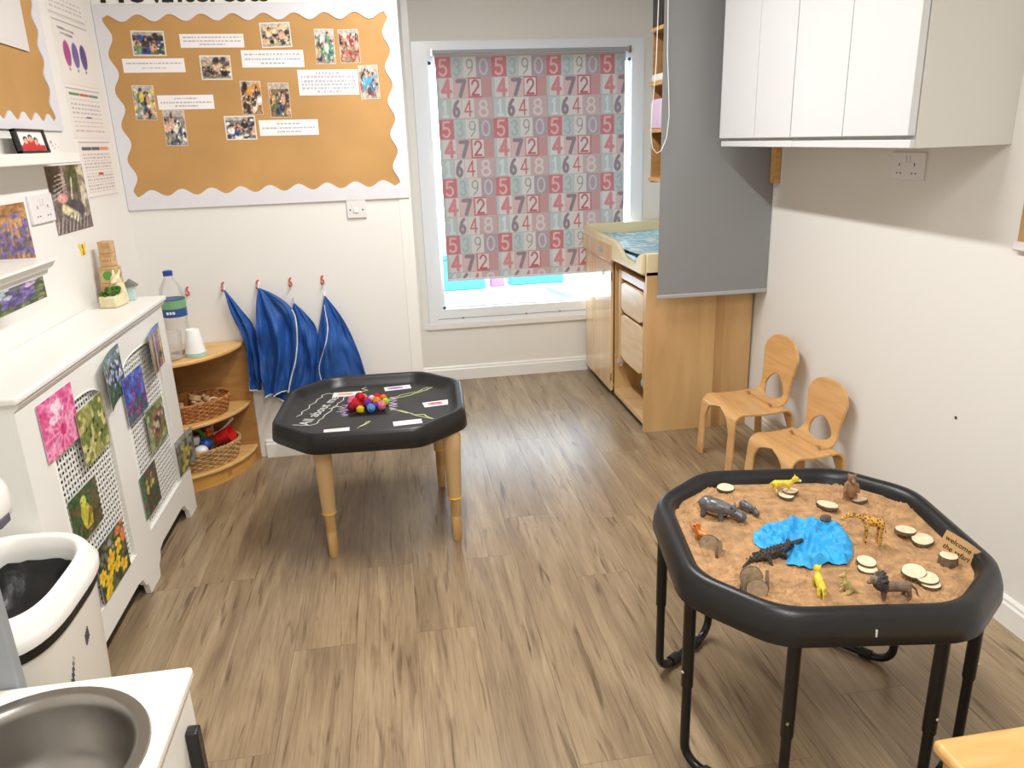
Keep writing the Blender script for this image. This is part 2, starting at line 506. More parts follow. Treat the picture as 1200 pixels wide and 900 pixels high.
# ------------------------------------------------------------------ picture painter (flat print as vertex colours)
def vnoise(u, v, sc, seed):
    rg = np.random.RandomState(seed); n = 40; g = rg.rand(n, n)
    x, y = (u * sc) % (n - 1), (v * sc) % (n - 1)
    i, j = x.astype(int), y.astype(int); fx, fy = x - i, y - j
    fx, fy = fx * fx * (3 - 2 * fx), fy * fy * (3 - 2 * fy)
    i2, j2 = (i + 1) % n, (j + 1) % n
    return (g[i, j] * (1 - fx) + g[i2, j] * fx) * (1 - fy) + (g[i, j2] * (1 - fx) + g[i2, j2] * fx) * fy
class Paint:
    def __init__(s, u, v, base):
        s.u, s.v = u, v; s.c = np.ones(u.shape + (3,)) * np.array(base, float)
    def mask(s, k, col, a=1.0):
        k = np.clip(k, 0, 1)[..., None] * a
        s.c = s.c * (1 - k) + np.array(col, float) * k; return s
    def ell(s, cx, cy, rx, ry, col, a=1.0, rot=0, soft=.12):
        du, dv = s.u - cx, s.v - cy
        if rot: du, dv = du * math.cos(rot) + dv * math.sin(rot), -du * math.sin(rot) + dv * math.cos(rot)
        d = np.sqrt((du / rx) ** 2 + (dv / ry) ** 2)
        return s.mask((1 - d) / soft + .5, col, a)
    def rect(s, x0, y0, x1, y1, col, a=1.0):
        return s.mask(((s.u > x0) & (s.u < x1) & (s.v > y0) & (s.v < y1)).astype(float), col, a)
    def line(s, x0, y0, x1, y1, w, col, a=1.0, asp=1.0):
        ax, ay = x1 - x0, (y1 - y0) * asp
        L = ax * ax + ay * ay + 1e-9
        du, dv = s.u - x0, (s.v - y0) * asp
        t = np.clip((du * ax + dv * ay) / L, 0, 1)
        d = np.hypot(du - t * ax, dv - t * ay)
        return s.mask((w - d) / (w * .5) + .5, col, a)
    def noise(s, sc, seed, c2, lo=.45, hi=.6, a=1.0, sx=1.0):
        return s.mask((vnoise(s.u * sx, s.v, sc, seed) - lo) / (hi - lo), c2, a)
    def scatter(s, n, seed, cols, r=(.04, .1), box=(0, 0, 1, 1), asp=1.0, a=1.0):
        rg = random.Random(seed)
        for _ in range(n):
            q = rg.uniform(*r)
            s.ell(rg.uniform(box[0], box[2]), rg.uniform(box[1], box[3]), q, q * asp * rg.uniform(.7, 1.3), rg.choice(cols), a, rg.uniform(0, 3), .4)
        return s
def to_lin(c):
    c = np.clip(c / 255, 0, 1)
    return np.where(c <= .04045, c / 12.92, ((c + .055) / 1.055) ** 2.4)
def sheet_mb(w, h, nx, ny, fn, t=.0015, curl=None, border=None, grain=0):
    """printed sheet in its own plane: x right (0..w), z up (0..h), face towards -y; curl(u,v)->offset towards -y"""
    u, v = np.meshgrid(np.linspace(0, 1, nx), np.linspace(0, 1, ny))
    P = fn(u, v).c
    if grain: P = P + (np.random.RandomState(int(w * 1e4)).rand(ny, nx, 1) - .5) * grain + (vnoise(u, v, 18, 5)[..., None] - .5) * grain * 1.2
    if border is not None:
        bw, bc = border
        k = (u < bw) | (u > 1 - bw) | (v < bw * w / h) | (v > 1 - bw * w / h)
        P[k] = bc
    C = np.ones((ny * nx, 4)); C[:, :3] = to_lin(P).reshape(-1, 3)
    off = np.zeros_like(u) if curl is None else curl(u, v)
    vs = [(w * a, -t - o, h * b) for a, b, o in zip(u.ravel(), v.ravel(), off.ravel())]
    back = [(x, y + t, z) for x, y, z in vs]
    n = nx * ny; fs = []
    for j in range(ny - 1):
        for i in range(nx - 1):
            q = j * nx + i; fs.append((q, q + 1, q + nx + 1, q + nx))
    fr = list(fs)
    for q in fr: fs.append(tuple(n + k for k in reversed(q)))
    ed = [i for i in range(nx)] + [j * nx + nx - 1 for j in range(1, ny)] + [(ny - 1) * nx + i for i in range(nx - 2, -1, -1)] + [j * nx for j in range(ny - 2, 0, -1)]
    for a, b in zip(ed, ed[1:] + ed[:1]): fs.append((a, n + a, n + b, b))
    mb = MB().add(vs + back, fs)
    mb.col = np.vstack([C, C * .0 + np.array([.8, .8, .78, 1])])
    return mb
def sheet(name, label, cat, M, w, h, nx, ny, fn, group=None, m='print', **k):
    mb = sheet_mb(w, h, nx, ny, fn, **k)
    o = build(mb, name, m, loc=(0, 0, 0), angle=60)
    o.matrix_world = M
    return tag(o, label, cat, group)
def on_back(x, z, y=LY, tilt=0):      # lower-left corner on a wall that faces -y
    return Matrix.Translation((x, y, z)) @ Matrix.Rotation(tilt, 4, 'Y')
def on_left(y, z, x=LX, tilt=0):      # lower-left corner (near the camera) on a wall that faces +x
    return Matrix.Translation((x, y, z)) @ Matrix.Rotation(PI / 2, 4, 'Z') @ Matrix.Rotation(tilt, 4, 'Y')

# ================================================================== THE SETTING
def setting():
    fl = struct(bx('floor', (LX - .1, FY - .1, -.06), (RX + .1, BY + .1, -.004), 'groove'))
    starts = {-6: .3, -5: .9, -4: 1.3, -3: 2.735, -2: 1.79, -1: 2.24, 0: 2.72, 1: 2.258, 2: 2.70, 3: 3.01, 4: 2.482, 5: 2.918, 6: 2.2, 7: 1.7, 8: 2.6, 9: 2.05, 10: 2.75}
    PL, PW = 1.422, .2045
    for k in range(-6, 11):
        x0 = -.2345 + (k) * PW; x1 = x0 + PW
        x0, x1 = max(x0, LX - .05), min(x1, RX + .05)
        if x1 - x0 < .01: continue
        y = starts[k]
        while y > FY: y -= PL
        while y < BY:
            a, b = max(y, FY - .05), min(y + PL, BY + .05)
            if b - a > .02:
                g = .0004
                mb = MB().box((x0 + g, a + g, -.004), (x1 - g, b - g, 0))
                build(mb, 'plank', 'floor', fl, smooth=False)
            y += PL
    struct(bx('ceiling', (LX - .1, FY - .1, CZ), (RX + .1, BY + .3, CZ + .1), 'ceil'))
    struct(bx('wall_left', (LX - .1, FY - .1, 0), (LX, LY + .001, CZ), 'wall'))
    struct(bx('wall_right', (RX, FY - .1, 0), (RX + .1, BY + .3, CZ), 'wall'))
    struct(bx('wall_front', (LX, FY - .1, 0), (RX, FY, CZ), 'wall'))
    struct(bx('wall_back_left', (LX - .1, LY, 0), (EX, BY + .3, CZ), 'wall', bevel=.003))
    wx0, wx1, wz0, wz1 = .195, 1.69, .41, 2.19
    m = MB()
    m.box((EX, BY, 0), (wx0, BY + .25, CZ)).box((wx1, BY, 0), (RX, BY + .25, CZ))
    m.box((wx0, BY, 0), (wx1, BY + .25, wz0)).box((wx0, BY, wz1), (wx1, BY + .25, CZ))
    struct(build(m, 'wall_back', 'wall_cream'))
    # skirting boards
    def skirt(name, pts):
        (x0, y0), (x1, y1), (nx, ny) = pts
        prof = [(0, 0), (.016, 0), (.016, .075), (.011, .083), (.011, .092), (.006, .1), (0, .1)]
        m = MB().loft([[(x + nx * d, y + ny * d, z) for d, z in prof] for x, y in ((x0, y0), (x1, y1))])
        struct(build(m, name, 'skirting', angle=25))
    skirt('baseboard_right', ((RX, FY), (RX, BY), (-1, 0)))
    skirt('baseboard_back', ((EX + .016, BY), (RX, BY), (0, -1)))
    skirt('baseboard_back_left', ((-.77, LY), (EX + .016, LY), (0, -1)))
    skirt('baseboard_return', ((EX, LY - .016), (EX, BY), (1, 0)))
    skirt('baseboard_left', ((LX, FY), (LX, 1.9), (1, 0)))
    struct(bx('trim_1', (.04, LY - .004, .1), (EX + .004, LY, 1.33), 'gloss_white', bevel=.0015))
    struct(bx('trim_2', (EX, LY - .002, .1), (EX + .006, LY + .05, CZ), 'gloss_white'))
    # window
    w = struct(thing('window_1', 'white plastic framed window in the far wall', 'window', (.94, BY, wz0)))
    del w['category']
    y0, y1 = BY - .012, BY + .07
    gx0, gx1, gz0, gz1 = .295, 1.605, .505, 2.075
    fr = MB()
    fr.box((wx0, y0, wz0), (gx0, y1, wz1)).box((gx1, y0, wz0), (wx1, y1, wz1))
    fr.box((gx0, y0, wz0), (gx1, y1, gz0)).box((gx0, y0, gz1), (gx1, y1, wz1))
    f = build(fr, 'window_frame', 'upvc', w)
    bd = MB()
    for a, b in (((gx0, gz0), (gx1, gz0 + .018)), ((gx0, gz1 - .018), (gx1, gz1)), ((gx0, gz0), (gx0 + .018, gz1)), ((gx1 - .018, gz0), (gx1, gz1))):
        bd.box((a[0], y0 + .02, a[1]), (b[0], y0 + .045, b[1]))
    build(bd, 'glazing_bead', 'upvc', f)
    build(MB().box((gx0, y1 - .03, gz0), (gx1, y1 - .026, gz1)), 'pane', 'pane_glass', w)
    build(MB().box((wx0 + .06, y0 - .003, .44), (1.5, y0, .442)).box((.42, y0 - .006, .437), (.433, y0, .446)).box((.86, y0 - .006, .437), (.872, y0, .446)).box((1.1, y0 - .006, .44), (1.112, y0, .447)), 'drain_slot', 'slate', f)
    s = struct(bx('trim_3', (wx0 - .02, BY - .022, wz0 - .04), (1.93 - .02, BY, wz0 - .001), 'gloss_white', bevel=.003))
    struct(bx('trim_4', (.148, BY - .006, .372), (.1935, BY, 2.6), 'gloss_white', bevel=.002))
setting()

def ceiling_lights():
    for i, (x, y) in enumerate(((.3, 2.75), (.3, .1))):
        t = thing('ceiling_light', ['long white batten light on the ceiling between the two play trays', 'long white batten light on the ceiling over the hand wash unit'][i], 'ceiling light', (x, y, CZ - .07), 0, 'ceiling batten lights')
        h = .8
        build(MB().prism([(-.045, .07), (.045, .07), (.045, .03), (-.045, .03)], 'y', -h, h), 'body', 'gloss_white', t, .003, world=False)
        build(MB().prism([(-.038, .03), (.038, .03), (.03, .008), (.016, 0), (-.016, 0), (-.03, .008)], 'y', -h + .02, h - .02), 'diffuser', 'lamp_face', t, world=False)
        for s in (-1, 1): build(MB().box((-.046, s * h - .02, -.001), (.046, s * h + .02, .07)), 'end_cap', 'gloss_white', t, .004, world=False)
        ld = bpy.data.lights.new('batten_lamp', 'AREA'); ld.shape = 'RECTANGLE'; ld.size = .09; ld.size_y = 1.5
        ld.energy = LAMP_W; ld.color = LAMP_C
        lo = bpy.data.objects.new('batten_lamp', ld); COL.objects.link(lo)
        lo.parent = t; lo.location = (0, 0, -.004)
ceiling_lights()

def outside():
    struct(bx('ground_outside', (-6, BY + .26, -.3), (9, 16, -.02), 'paving'))
    y = 8.55
    t = thing('storage_tub', 'blue storage tub outdoors beyond the window, at left end', 'tub', (.72, y, -.02))
    build(MB().box((.45, y, -.02), (.99, y + .4, .34)), 'body', 'out_blue', t, .02)
    build(MB().box((.43, y - .02, .34), (1.01, y + .42, .39)), 'lid', 'out_blue', t, .01)
    tag(bx('purple_board', (1.06, y + .1, -.02), (1.22, y + .2, .42), 'out_purple', bevel=.01), 'purple upright board outdoors beside the blue tub', 'board')
    t = thing('storage_chest', 'wide blue chest outdoors beyond the window glass', 'chest', (1.6, y, -.02))
    build(MB().box((1.28, y + .1, -.02), (1.92, y + .5, .38)), 'body', 'out_blue', t, .02)
    build(MB().box((1.26, y + .08, .38), (1.94, y + .52, .43)), 'lid', 'out_slab', t, .01)
    t = thing('picket_fence', 'pale pinkish picket fence outdoors beyond the window', 'fence', (2.4, y + .2, -.02))
    for k in range(5):
        build(MB().prism([(2.0 + k * .19, -.02), (2.12 + k * .19, -.02), (2.12 + k * .19, .4), (2.06 + k * .19, .46), (2.0 + k * .19, .4)], 'y', y + .2, y + .23), 'picket', 'out_pale', t)
    build(MB().box((1.98, y + .23, .12), (2.95, y + .26, .2)), 'rail', 'out_pale', t)
    m = MB()
    for k in range(26):
        m.ball((3.55 + R.uniform(-.45, .45), y + .3 + R.uniform(-.15, .15), .2 + R.uniform(-.15, .2)), R.uniform(.07, .13), 7, 5)
    tag(build(m, 'garden_shrub', 'out_green'), 'low green shrub outdoors behind the pale paving', 'shrub')
    m = MB().prism([(1.9, 7.3), (2.9, 7.3), (2.9, 8.2), (1.62, 8.2)], 'z', -.02, .03)
    tag(build(m, 'play_mat', 'out_slab', bevel=.01), 'blue soft play mat lying on the paving outdoors', 'mat')
outside()

# ================================================================== DISPLAY BOARDS
def wavy_board(origin_M, w, h, inset, wl, amp, name, label):
    """board in own plane like a sheet: x 0..w, z 0..h, facing -y"""
    il, ir, ib, it = inset
    t = bpy.data.objects.new(name, None); COL.objects.link(t); t.matrix_world = origin_M; WMX[t] = origin_M.copy()
    tag(t, label, 'display board')
    build(MB().box((.004, -.006, .004), (w - .004, 0, h - .004)), 'backing_paper', 'brown_paper', t, world=False)
    x0, x1, z0, z1 = il, w - ir, ib, h - it
    inner, outer = [], []
    def side(p, q, P, Q, nrm):
        L = math.hypot(q[0] - p[0], q[1] - p[1]); nw = max(3, round(L / wl)); n = nw * 14
        for i in range(n):
            a = i / n
            env = 1
            d = amp * (math.cos(2 * PI * nw * a)) * env
            inner.append((p[0] + (q[0] - p[0]) * a + nrm[0] * d, p[1] + (q[1] - p[1]) * a + nrm[1] * d))
            outer.append((P[0] + (Q[0] - P[0]) * a, P[1] + (Q[1] - P[1]) * a))
    c = [(x0, z0), (x1, z0), (x1, z1), (x0, z1)]; C = [(0, 0), (w, 0), (w, h), (0, h)]
    ns = [(0, -1), (1, 0), (0, 1), (-1, 0)]
    for i in range(4): side(c[i], c[(i + 1) % 4], C[i], C[(i + 1) % 4], ns[i])
    rings = [[(a, -.0062, b) for a, b in inner], [(a, -.010, b) for a, b in inner], [(a, -.010, b) for a, b in outer], [(a, 0, b) for a, b in outer]]
    build(MB().loft(rings, False, False), 'border', 'border_white', t, world=False, angle=30)
    return t
wavy_board(on_back(LX + .002, 1.336, LY - .001), EX - LX - .004, .895, (.05, .055, .075, .055), .142, .015, 'display_board', 'brown paper display board with scalloped white border on the far wall')
wavy_board(on_left(1.7, 1.69, LX + .001), 1.67, .9, (.05, .065, .045, .05), .105, .014, 'display_board', 'brown paper display board with scalloped border on the wall above the shelves')
# header strip and lettering above the board
hd = tag(bx('header_strip', (LX + .002, LY - .004, 2.233), (EX - .004, LY, 2.42), 'paper'), 'white paper strip with black title lettering above the brown board', 'sign')
for body, x, s in (('How', -1.215, .16), ('interests', -.95, .128)):
    mb = text_mb(body, s, .001, 1.05, .003)
    build(xf(mb, Matrix.Translation((x, LY - .0055, 2.243)) @ Matrix.Rotation(PI / 2, 4, 'X')), 'lettering', 'ink', hd)

SK = [(224, 182, 158), (206, 160, 134), (40, 32, 34), (50, 40, 40), (60, 70, 110), (176, 60, 60), (236, 236, 232), (90, 120, 150), (198, 170, 90), (120, 150, 110)]
def classroom(seed, base, cols, heads=5):
    def fn(u, v):
        rg = random.Random(seed)
        p = Paint(u, v, base)
        p.noise(5, seed, [c * .75 for c in base], .4, .7)
        p.rect(0, .82, 1, 1, (206, 200, 190), .7)
        p.scatter(26, seed, cols, (.05, .12), (0, .1, 1, .85))
        for k in range(heads):
            x, y = rg.uniform(.1, .9), rg.uniform(.4, .85)
            p.ell(x, y - .16, .11, .16, rg.choice(cols), 1, 0, .3)
            p.ell(x, y, .055, .085, rg.choice([(46, 34, 32), (34, 28, 30), (92, 64, 44)]), 1, 0, .3)
            p.ell(x + .01, y - .035, .035, .05, (206, 162, 138), 1, 0, .3)
        p.scatter(14, seed + 5, [(240, 240, 236), (30, 30, 34), (226, 196, 70)], (.015, .04), (0, .05, 1, .6))
        return p
    return fn
def caption(lines, seed, title=False):
    def fn(u, v):
        p = Paint(u, v, (240, 236, 236)); rg = random.Random(seed)
        for i in range(lines):
            y = 1 - (i + 1) / (lines + 1)
            short = (title and i == 0) or i == lines - 1
            a, b = (.3, .7) if short else (.05, .96)
            x = a
            while x < b:
                L = rg.uniform(.02, .06)
                p.rect(x, y - .055, min(b, x + L), y + .045, (150, 148, 160), .65); x += L + .014
        return p
    return fn
PH = [  # x0, ztop, x1, zbot, base, extra colours, label
    (-1.106, 2.126, -.962, 2.02, (120, 110, 90), [(40, 70, 150), (60, 50, 44), (120, 150, 110)], 'photo of children in blue beside foliage, top corner of brown board'),
    (-.534, 2.150, -.397, 2.042, (176, 164, 140), [(40, 34, 34), (90, 90, 100), (226, 206, 170)], 'photo of dark haired group round a long table, on board'),
    (-.294, 2.121, -.205, 1.968, (190, 176, 160), [(70, 140, 120), (40, 40, 46), (226, 220, 214)], 'upright photo with green spot and fan shape, beside red photo'),
    (-.181, 2.116, -.088, 1.969, (170, 130, 110), [(176, 50, 50), (150, 40, 46), (230, 220, 210)], 'upright photo of red clothed group on the brown board'),
    (-.823, 2.017, -.686, 1.911, (160, 150, 132), [(60, 64, 76), (90, 80, 70), (224, 210, 150)], 'photo of tabletop activity below the two line caption'),
    (-1.143, 1.896, -1.049, 1.744, (150, 150, 140), [(220, 200, 60), (240, 240, 240), (70, 80, 90)], 'upright photo with yellow and white floor toys on board'),
    (-1.027, 1.785, -.93, 1.625, (150, 146, 138), [(240, 240, 240), (60, 70, 84), (90, 96, 110)], 'upright photo of white round tray, lowest on the board'),
    (-.66, 1.903, -.567, 1.753, (160, 120, 80), [(210, 140, 60), (60, 50, 50), (236, 236, 236)], 'upright photo with orange shelves behind a white letter'),
    (-.533, 1.892, -.438, 1.737, (140, 110, 80), [(90, 110, 80), (50, 60, 90), (200, 150, 90)], 'upright photo with dark green play tray, right of orange photo'),
    (-.751, 1.75, -.609, 1.641, (120, 116, 110), [(60, 80, 140), (236, 236, 230), (40, 40, 46)], 'wide photo of blue children circle beside the lowest caption'),
    (-.101, 1.958, -.01, 1.806, (170, 160, 150), [(80, 160, 210), (170, 50, 60), (60, 60, 76)], 'upright photo with bright blue patch beside the longest caption')]
for i, (x0, zt, x1, zb, base, ex, lab) in enumerate(PH):
    w, h = x1 - x0, zt - zb
    sheet('photo_print', lab, 'photo', on_back(x0, zb, LY - .0065, rad([1.5, -1, .8, -.8, 1.2, 2, 2, 1.5, 1, .6, -1][i])), w, h, 40 if w > h else 30, 30 if w > h else 42,
          classroom(30 + i, base, ex + SK[:4] + ex), 'photos on the brown board', grain=46, border=(.03, (226, 222, 216)))
CP = [(-.895, 2.108, -.613, 2.05, 3, 'three line caption strip beside the foliage photo, top of board'), (-1.16, 2.009, -.89, 1.949, 2, 'two line caption strip below the foliage photo'),
      (-.634, 2.035, -.352, 1.96, 3, 'three line caption strip below the long table photo'), (-.389, 1.945, -.109, 1.832, 6, 'tallest caption sheet with six lines on the board'),
      (-1.035, 1.849, -.785, 1.786, 3, 'caption strip beside the photo of yellow floor toys'), (-.594, 1.726, -.318, 1.655, 3, 'lowest caption strip on the brown board')]
for i, (x0, zt, x1, zb, n, lab) in enumerate(CP):
    sheet('caption_strip', lab, 'caption', on_back(x0, zb, LY - .0065, rad(.7)), x1 - x0, zt - zb, 110, 30, caption(n, i, i > 2), 'typed captions on the brown board', m='print_matt')

# ================================================================== LEFT WALL
def lw(name, label, cat, y0, zb, y1, zt, nx, ny, fn, x=LX, tilt=0, **k):
    return sheet(name, label, cat, on_left(y0, zb, x, rad(tilt)), y1 - y0, zt - zb, nx, ny, fn, **k)
lw('paper_sheet', 'blank white paper pinned over the brown board by the shelf', 'paper', 2.5, 1.975, 3.2, 2.3, 4, 4, lambda u, v: Paint(u, v, (222, 218, 216)), x=LX + .012, tilt=1.5)
def p_text(seed, title=None, rows=9, ovals=False):
    def fn(u, v):
        p = Paint(u, v, (236, 231, 226)); rg = random.Random(seed)
        p.rect(.03, .965, .97, .975, (150, 140, 150)); p.rect(.03, .02, .97, .03, (190, 184, 186))
        if ovals:
            p.line(.15, .86, .55, .84, .012, (120, 120, 140)); p.line(.2, .78, .5, .77, .012, (120, 120, 140))
            for x, c in ((.28, (170, 70, 140)), (.5, (110, 96, 160)), (.72, (80, 64, 130))):
                p.ell(x, .48, .09, .2, c); p.ell(x, .24, .02, .025, c)
        else:
            if title:
                p.rect(.08, .84, .36, .89, title[0]); p.rect(.38, .84, .62, .89, title[1]); p.rect(.64, .84, .9, .89, title[2])
            for i in range(rows):
                y = .76 - i * .7 / rows; x = .08
                while x < .92:
                    l = rg.uniform(.03, .1); p.rect(x, y - .012, min(.92, x + l), y + .012, (176, 166, 172), .8); x += l + .025
            p.rect(.44, .4, .6, .44, (80, 80, 140) if seed % 2 else (190, 60, 60))
        return p
    return fn
lw('notice_sheet', 'topmost white notice with diagonal fold line on the wall', 'notice', 3.47, 2.13, 3.87, 2.36, 60, 40, p_text(1))
lw('balloon_sheet', 'white notice with three purple ovals on the wall', 'notice', 3.48, 1.875, 3.88, 2.12, 80, 60, p_text(2, ovals=True))
lw('menu_sheet', 'white notice with green and red heading below purple ovals', 'notice', 3.49, 1.665, 3.89, 1.865, 90, 60, p_text(3, ((90, 140, 90), (200, 90, 70), (90, 140, 120)), 8))
lw('table_sheet', 'lowest white notice with dense rows and dark heading line', 'notice', 3.51, 1.418, 3.9, 1.655, 90, 70, p_text(4, ((80, 90, 110), (80, 90, 110), (220, 150, 90)), 13))
# picture ledge
t = thing('picture_ledge', 'upper white picture ledge shelf on the wall', 'shelf', (LX, 2.6, 1.57))
bx('shelf_board', (LX, 1.7, 1.585), (LX + .1, 3.18, 1.603), 'gloss_white', t, .002)
bx('front_lip', (LX + .1, 1.7, 1.572), (LX + .118, 3.18, 1.609), 'gloss_white', t, .004)
bx('back_rail', (LX, 1.7, 1.603), (LX + .012, 3.18, 1.66), 'gloss_white', t, .002)
# framed photo
t = thing('framed_photo', 'black framed photo of three people in red on the ledge', 'photo frame', (LX + .05, 2.95, 1.603))
M = Matrix.Translation((LX + .062, 2.82, 1.6095)) @ Matrix.Rotation(PI / 2, 4, 'Z') @ Matrix.Rotation(rad(-8), 4, 'X')
WMX[t] = Matrix.Translation((LX + .05, 2.95, 1.603))
fm = MB(); W, H = .225, .078
for a, b in (((0, 0), (W, .007)), ((0, H - .007), (W, H)), ((0, 0), (.012, H)), ((W - .012, 0), (W, H))):
    fm.box((a[0], -.012, a[1]), (b[0], .004, b[1]))
fm.box((0, 0, 0), (W, .004, H))
build(xf(fm, M), 'frame', 'black_plastic', t)
def family(u, v):
    p = Paint(u, v, (238, 236, 236))
    p.rect(0, 0, 1, .3, (196, 40, 44))
    for x, y in ((.3, .5), (.5, .6), (.68, .45)):
        p.ell(x, y - .3, .16, .28, (196, 40, 44)); p.ell(x, y + .08, .085, .17, (44, 30, 30)); p.ell(x, y, .065, .15, (224, 170, 150))
    return p
mb = sheet_mb(W - .024, H - .014, 50, 30, family); col = mb.col
xf(mb, M @ Matrix.Translation((.012, -.004, .007)))
build(mb, 'photo', 'print', t)
mb = sheet_mb(.1, .045, 16, 10, lambda u, v: Paint(u, v, (226, 220, 216)).scatter(8, 3, [(150, 130, 140), (190, 150, 150)], (.05, .1)))
o = build(mb, 'small_card', 'print_matt', loc=(0, 0, 0)); o.matrix_world = Matrix.Translation((LX + .062, 3.06, 1.609)) @ Matrix.Rotation(PI / 2, 4, 'Z') @ Matrix.Rotation(rad(-8), 4, 'X')
tag(o, 'small pale card standing on the ledge beside the black frame', 'card')
# pictures on the left wall
def garden(u, v):
    p = Paint(u, v, (120, 104, 96)); p.rect(0, .6, .35, 1, (48, 38, 36)); p.rect(.6, .6, 1, 1, (84, 92, 62)); p.rect(.8, .2, 1, 1, (206, 196, 172))
    p.ell(.62, .78, .16, .22, (70, 84, 48)); p.noise(14, 3, (66, 56, 54), .5, .6, .5)
    for k in range(6): p.line(.05 + k * .03, .5 + .07 * k, .45, .62 + .05 * k, .008, (190, 180, 170))
    p.line(.33, .25, .42, .95, .03, (176, 150, 150)); p.line(.5, .3, .62, .8, .02, (206, 196, 190))
    p.ell(.3, .52, .13, .07, (222, 160, 150)); p.ell(.55, .32, .3, .16, (60, 52, 50))
    p.line(.3, .36, .62, .2, .075, (226, 214, 170), 1); 
    for k in range(9): p.line(.05 + k * .1, .02, .2 + k * .1, .26, .012, (56, 46, 50)); p.line(.1 + k * .1, .24, .02 + k * .1, .02, .008, (186, 172, 172))
    p.rect(.42, .25, .5, .3, (150, 140, 110)); return p
def lavender(u, v):
    p = Paint(u, v, (190, 140, 80)); p.noise(7, 5, (160, 110, 60), .4, .7, 1, .3)
    for k in range(4): p.line(0, .2 + .28 * k, 1, .3 + .28 * k, .008, (110, 74, 44))
    rg = random.Random(4)
    for k in range(60): x = rg.uniform(.05, .95); p.line(x, rg.uniform(0, .2), x + rg.uniform(-.1, .1), rg.uniform(.3, .75), .01, (100, 90, 110)); 
    p.scatter(70, 8, [(104, 84, 150), (84, 66, 128), (130, 110, 170)], (.02, .05), (.0, .1, 1, .8)); return p
def violet(u, v):
    p = Paint(u, v, (84, 100, 62)); p.noise(12, 6, (50, 62, 44), .45, .6); p.scatter(30, 9, [(120, 130, 80), (150, 140, 110)], (.03, .06))
    p.scatter(46, 10, [(92, 76, 140), (120, 100, 170), (70, 58, 110)], (.04, .09), (.2, .2, .75, .95)); p.scatter(8, 11, [(200, 160, 210)], (.05, .08), (.65, .7, .85, .95)); p.scatter(12, 12, [(180, 190, 200)], (.05, .08), (0, .5, .35, .9)); return p
lw('garden_poster', 'tall print of a garden table with a note, under the ledge', 'poster', 3.14, 1.31, 3.505, 1.563, 60, 60, garden, grain=40)
lw('lavender_poster', 'print of lavender on orange wood, above the lower shelf', 'poster', 2.5, 1.26, 2.918, 1.452, 60, 40, lavender, grain=40)
lw('violet_poster', 'print of violet flowers and leaves under the lower shelf', 'poster', 2.52, 1.118, 2.936, 1.206, 70, 30, violet, grain=40)
# lower shelf
t = thing('floating_shelf', 'lower white moulded floating shelf on the wall', 'shelf', (LX, 2.1, 1.27))
prof = [(LX, 1.245), (LX + .16, 1.245), (LX + .165, 1.26), (LX + .18, 1.268), (LX + .19, 1.285), (LX + .2, 1.289), (LX + .2, 1.297), (LX, 1.297)]
build(MB().prism(prof, 'y', 1.5, 2.6), 'shelf_board', 'gloss_white', t, angle=20)
# sockets
def socket(label, M, pins=True):
    """plate .147 x .087, facing -y in its own frame, origin lower left"""
    t = bpy.data.objects.new('wall_socket', None); COL.objects.link(t); t.matrix_world = M; WMX[t] = M.copy(); tag(t, label, 'socket')
    build(MB().box((0, -.011, 0), (.19, 0, .1)), 'plate', 'socket_white', t, .003, world=False)
    h = MB()
    for x in (.052, .138):
        for a, b, c, d in ((-.004, .058, .004, .072), (-.021, .03, -.009, .036), (.009, .03, .021, .036)):
            build(MB().box((x + a * .7, -.0113, b - .008), (x + c * .7, -.0108, b - .008 + (d - b) * .8)), 'pin_hole', 'plate_hole', t, world=False, smooth=False)
    for x in (.078, .1): build(MB().box((x, -.0145, .062), (x + .013, -.011, .086)), 'rocker', 'socket_white', t, .001, world=False)
    return t
socket('white double socket on the wall beside the garden print', on_left(2.94, 1.37))
socket('white double socket on the wall under the wall cupboards', Matrix.Translation((RX, 2.78, 1.403)) @ Matrix.Rotation(-PI / 2, 4, 'Z'))
t = thing('light_switch', 'white single light switch under the brown board', 'light switch', (-.174, LY, 1.247))
bx('plate', (-.222, LY - .01, 1.247), (-.126, LY, 1.336), 'plate', t, .003)
bx('rocker', (-.188, LY - .015, 1.275), (-.164, LY - .01, 1.298), 'gloss_white', t, .001)
for x in (-.205, -.143): build(MB().cyl((x, LY - .0105, 1.288), (x, LY - .0095, 1.288), .004, n=10), 'screw', 'plate_hole', t)
# butterfly
t = thing('butterfly_sticker', 'small yellow butterfly sticker on the wall by the blocks', 'sticker', (LX, 3.34, 1.215))
for s in (-1, 1):
    m = MB()
    m.prism([(3.34, 1.235), (3.34 + s * .03, 1.262), (3.34 + s * .036, 1.25), (3.34 + s * .022, 1.232), (3.34 + s * .026, 1.214), (3.34 + s * .014, 1.212)], 'x', LX + .0005, LX + .003 )
    build(m, 'wing', 'yellow_sticker', t)
build(MB().tube([(LX + .003, 3.34, 1.212), (LX + .003, 3.34, 1.255)], .003, 6), 'body', 'toy_orange', t)

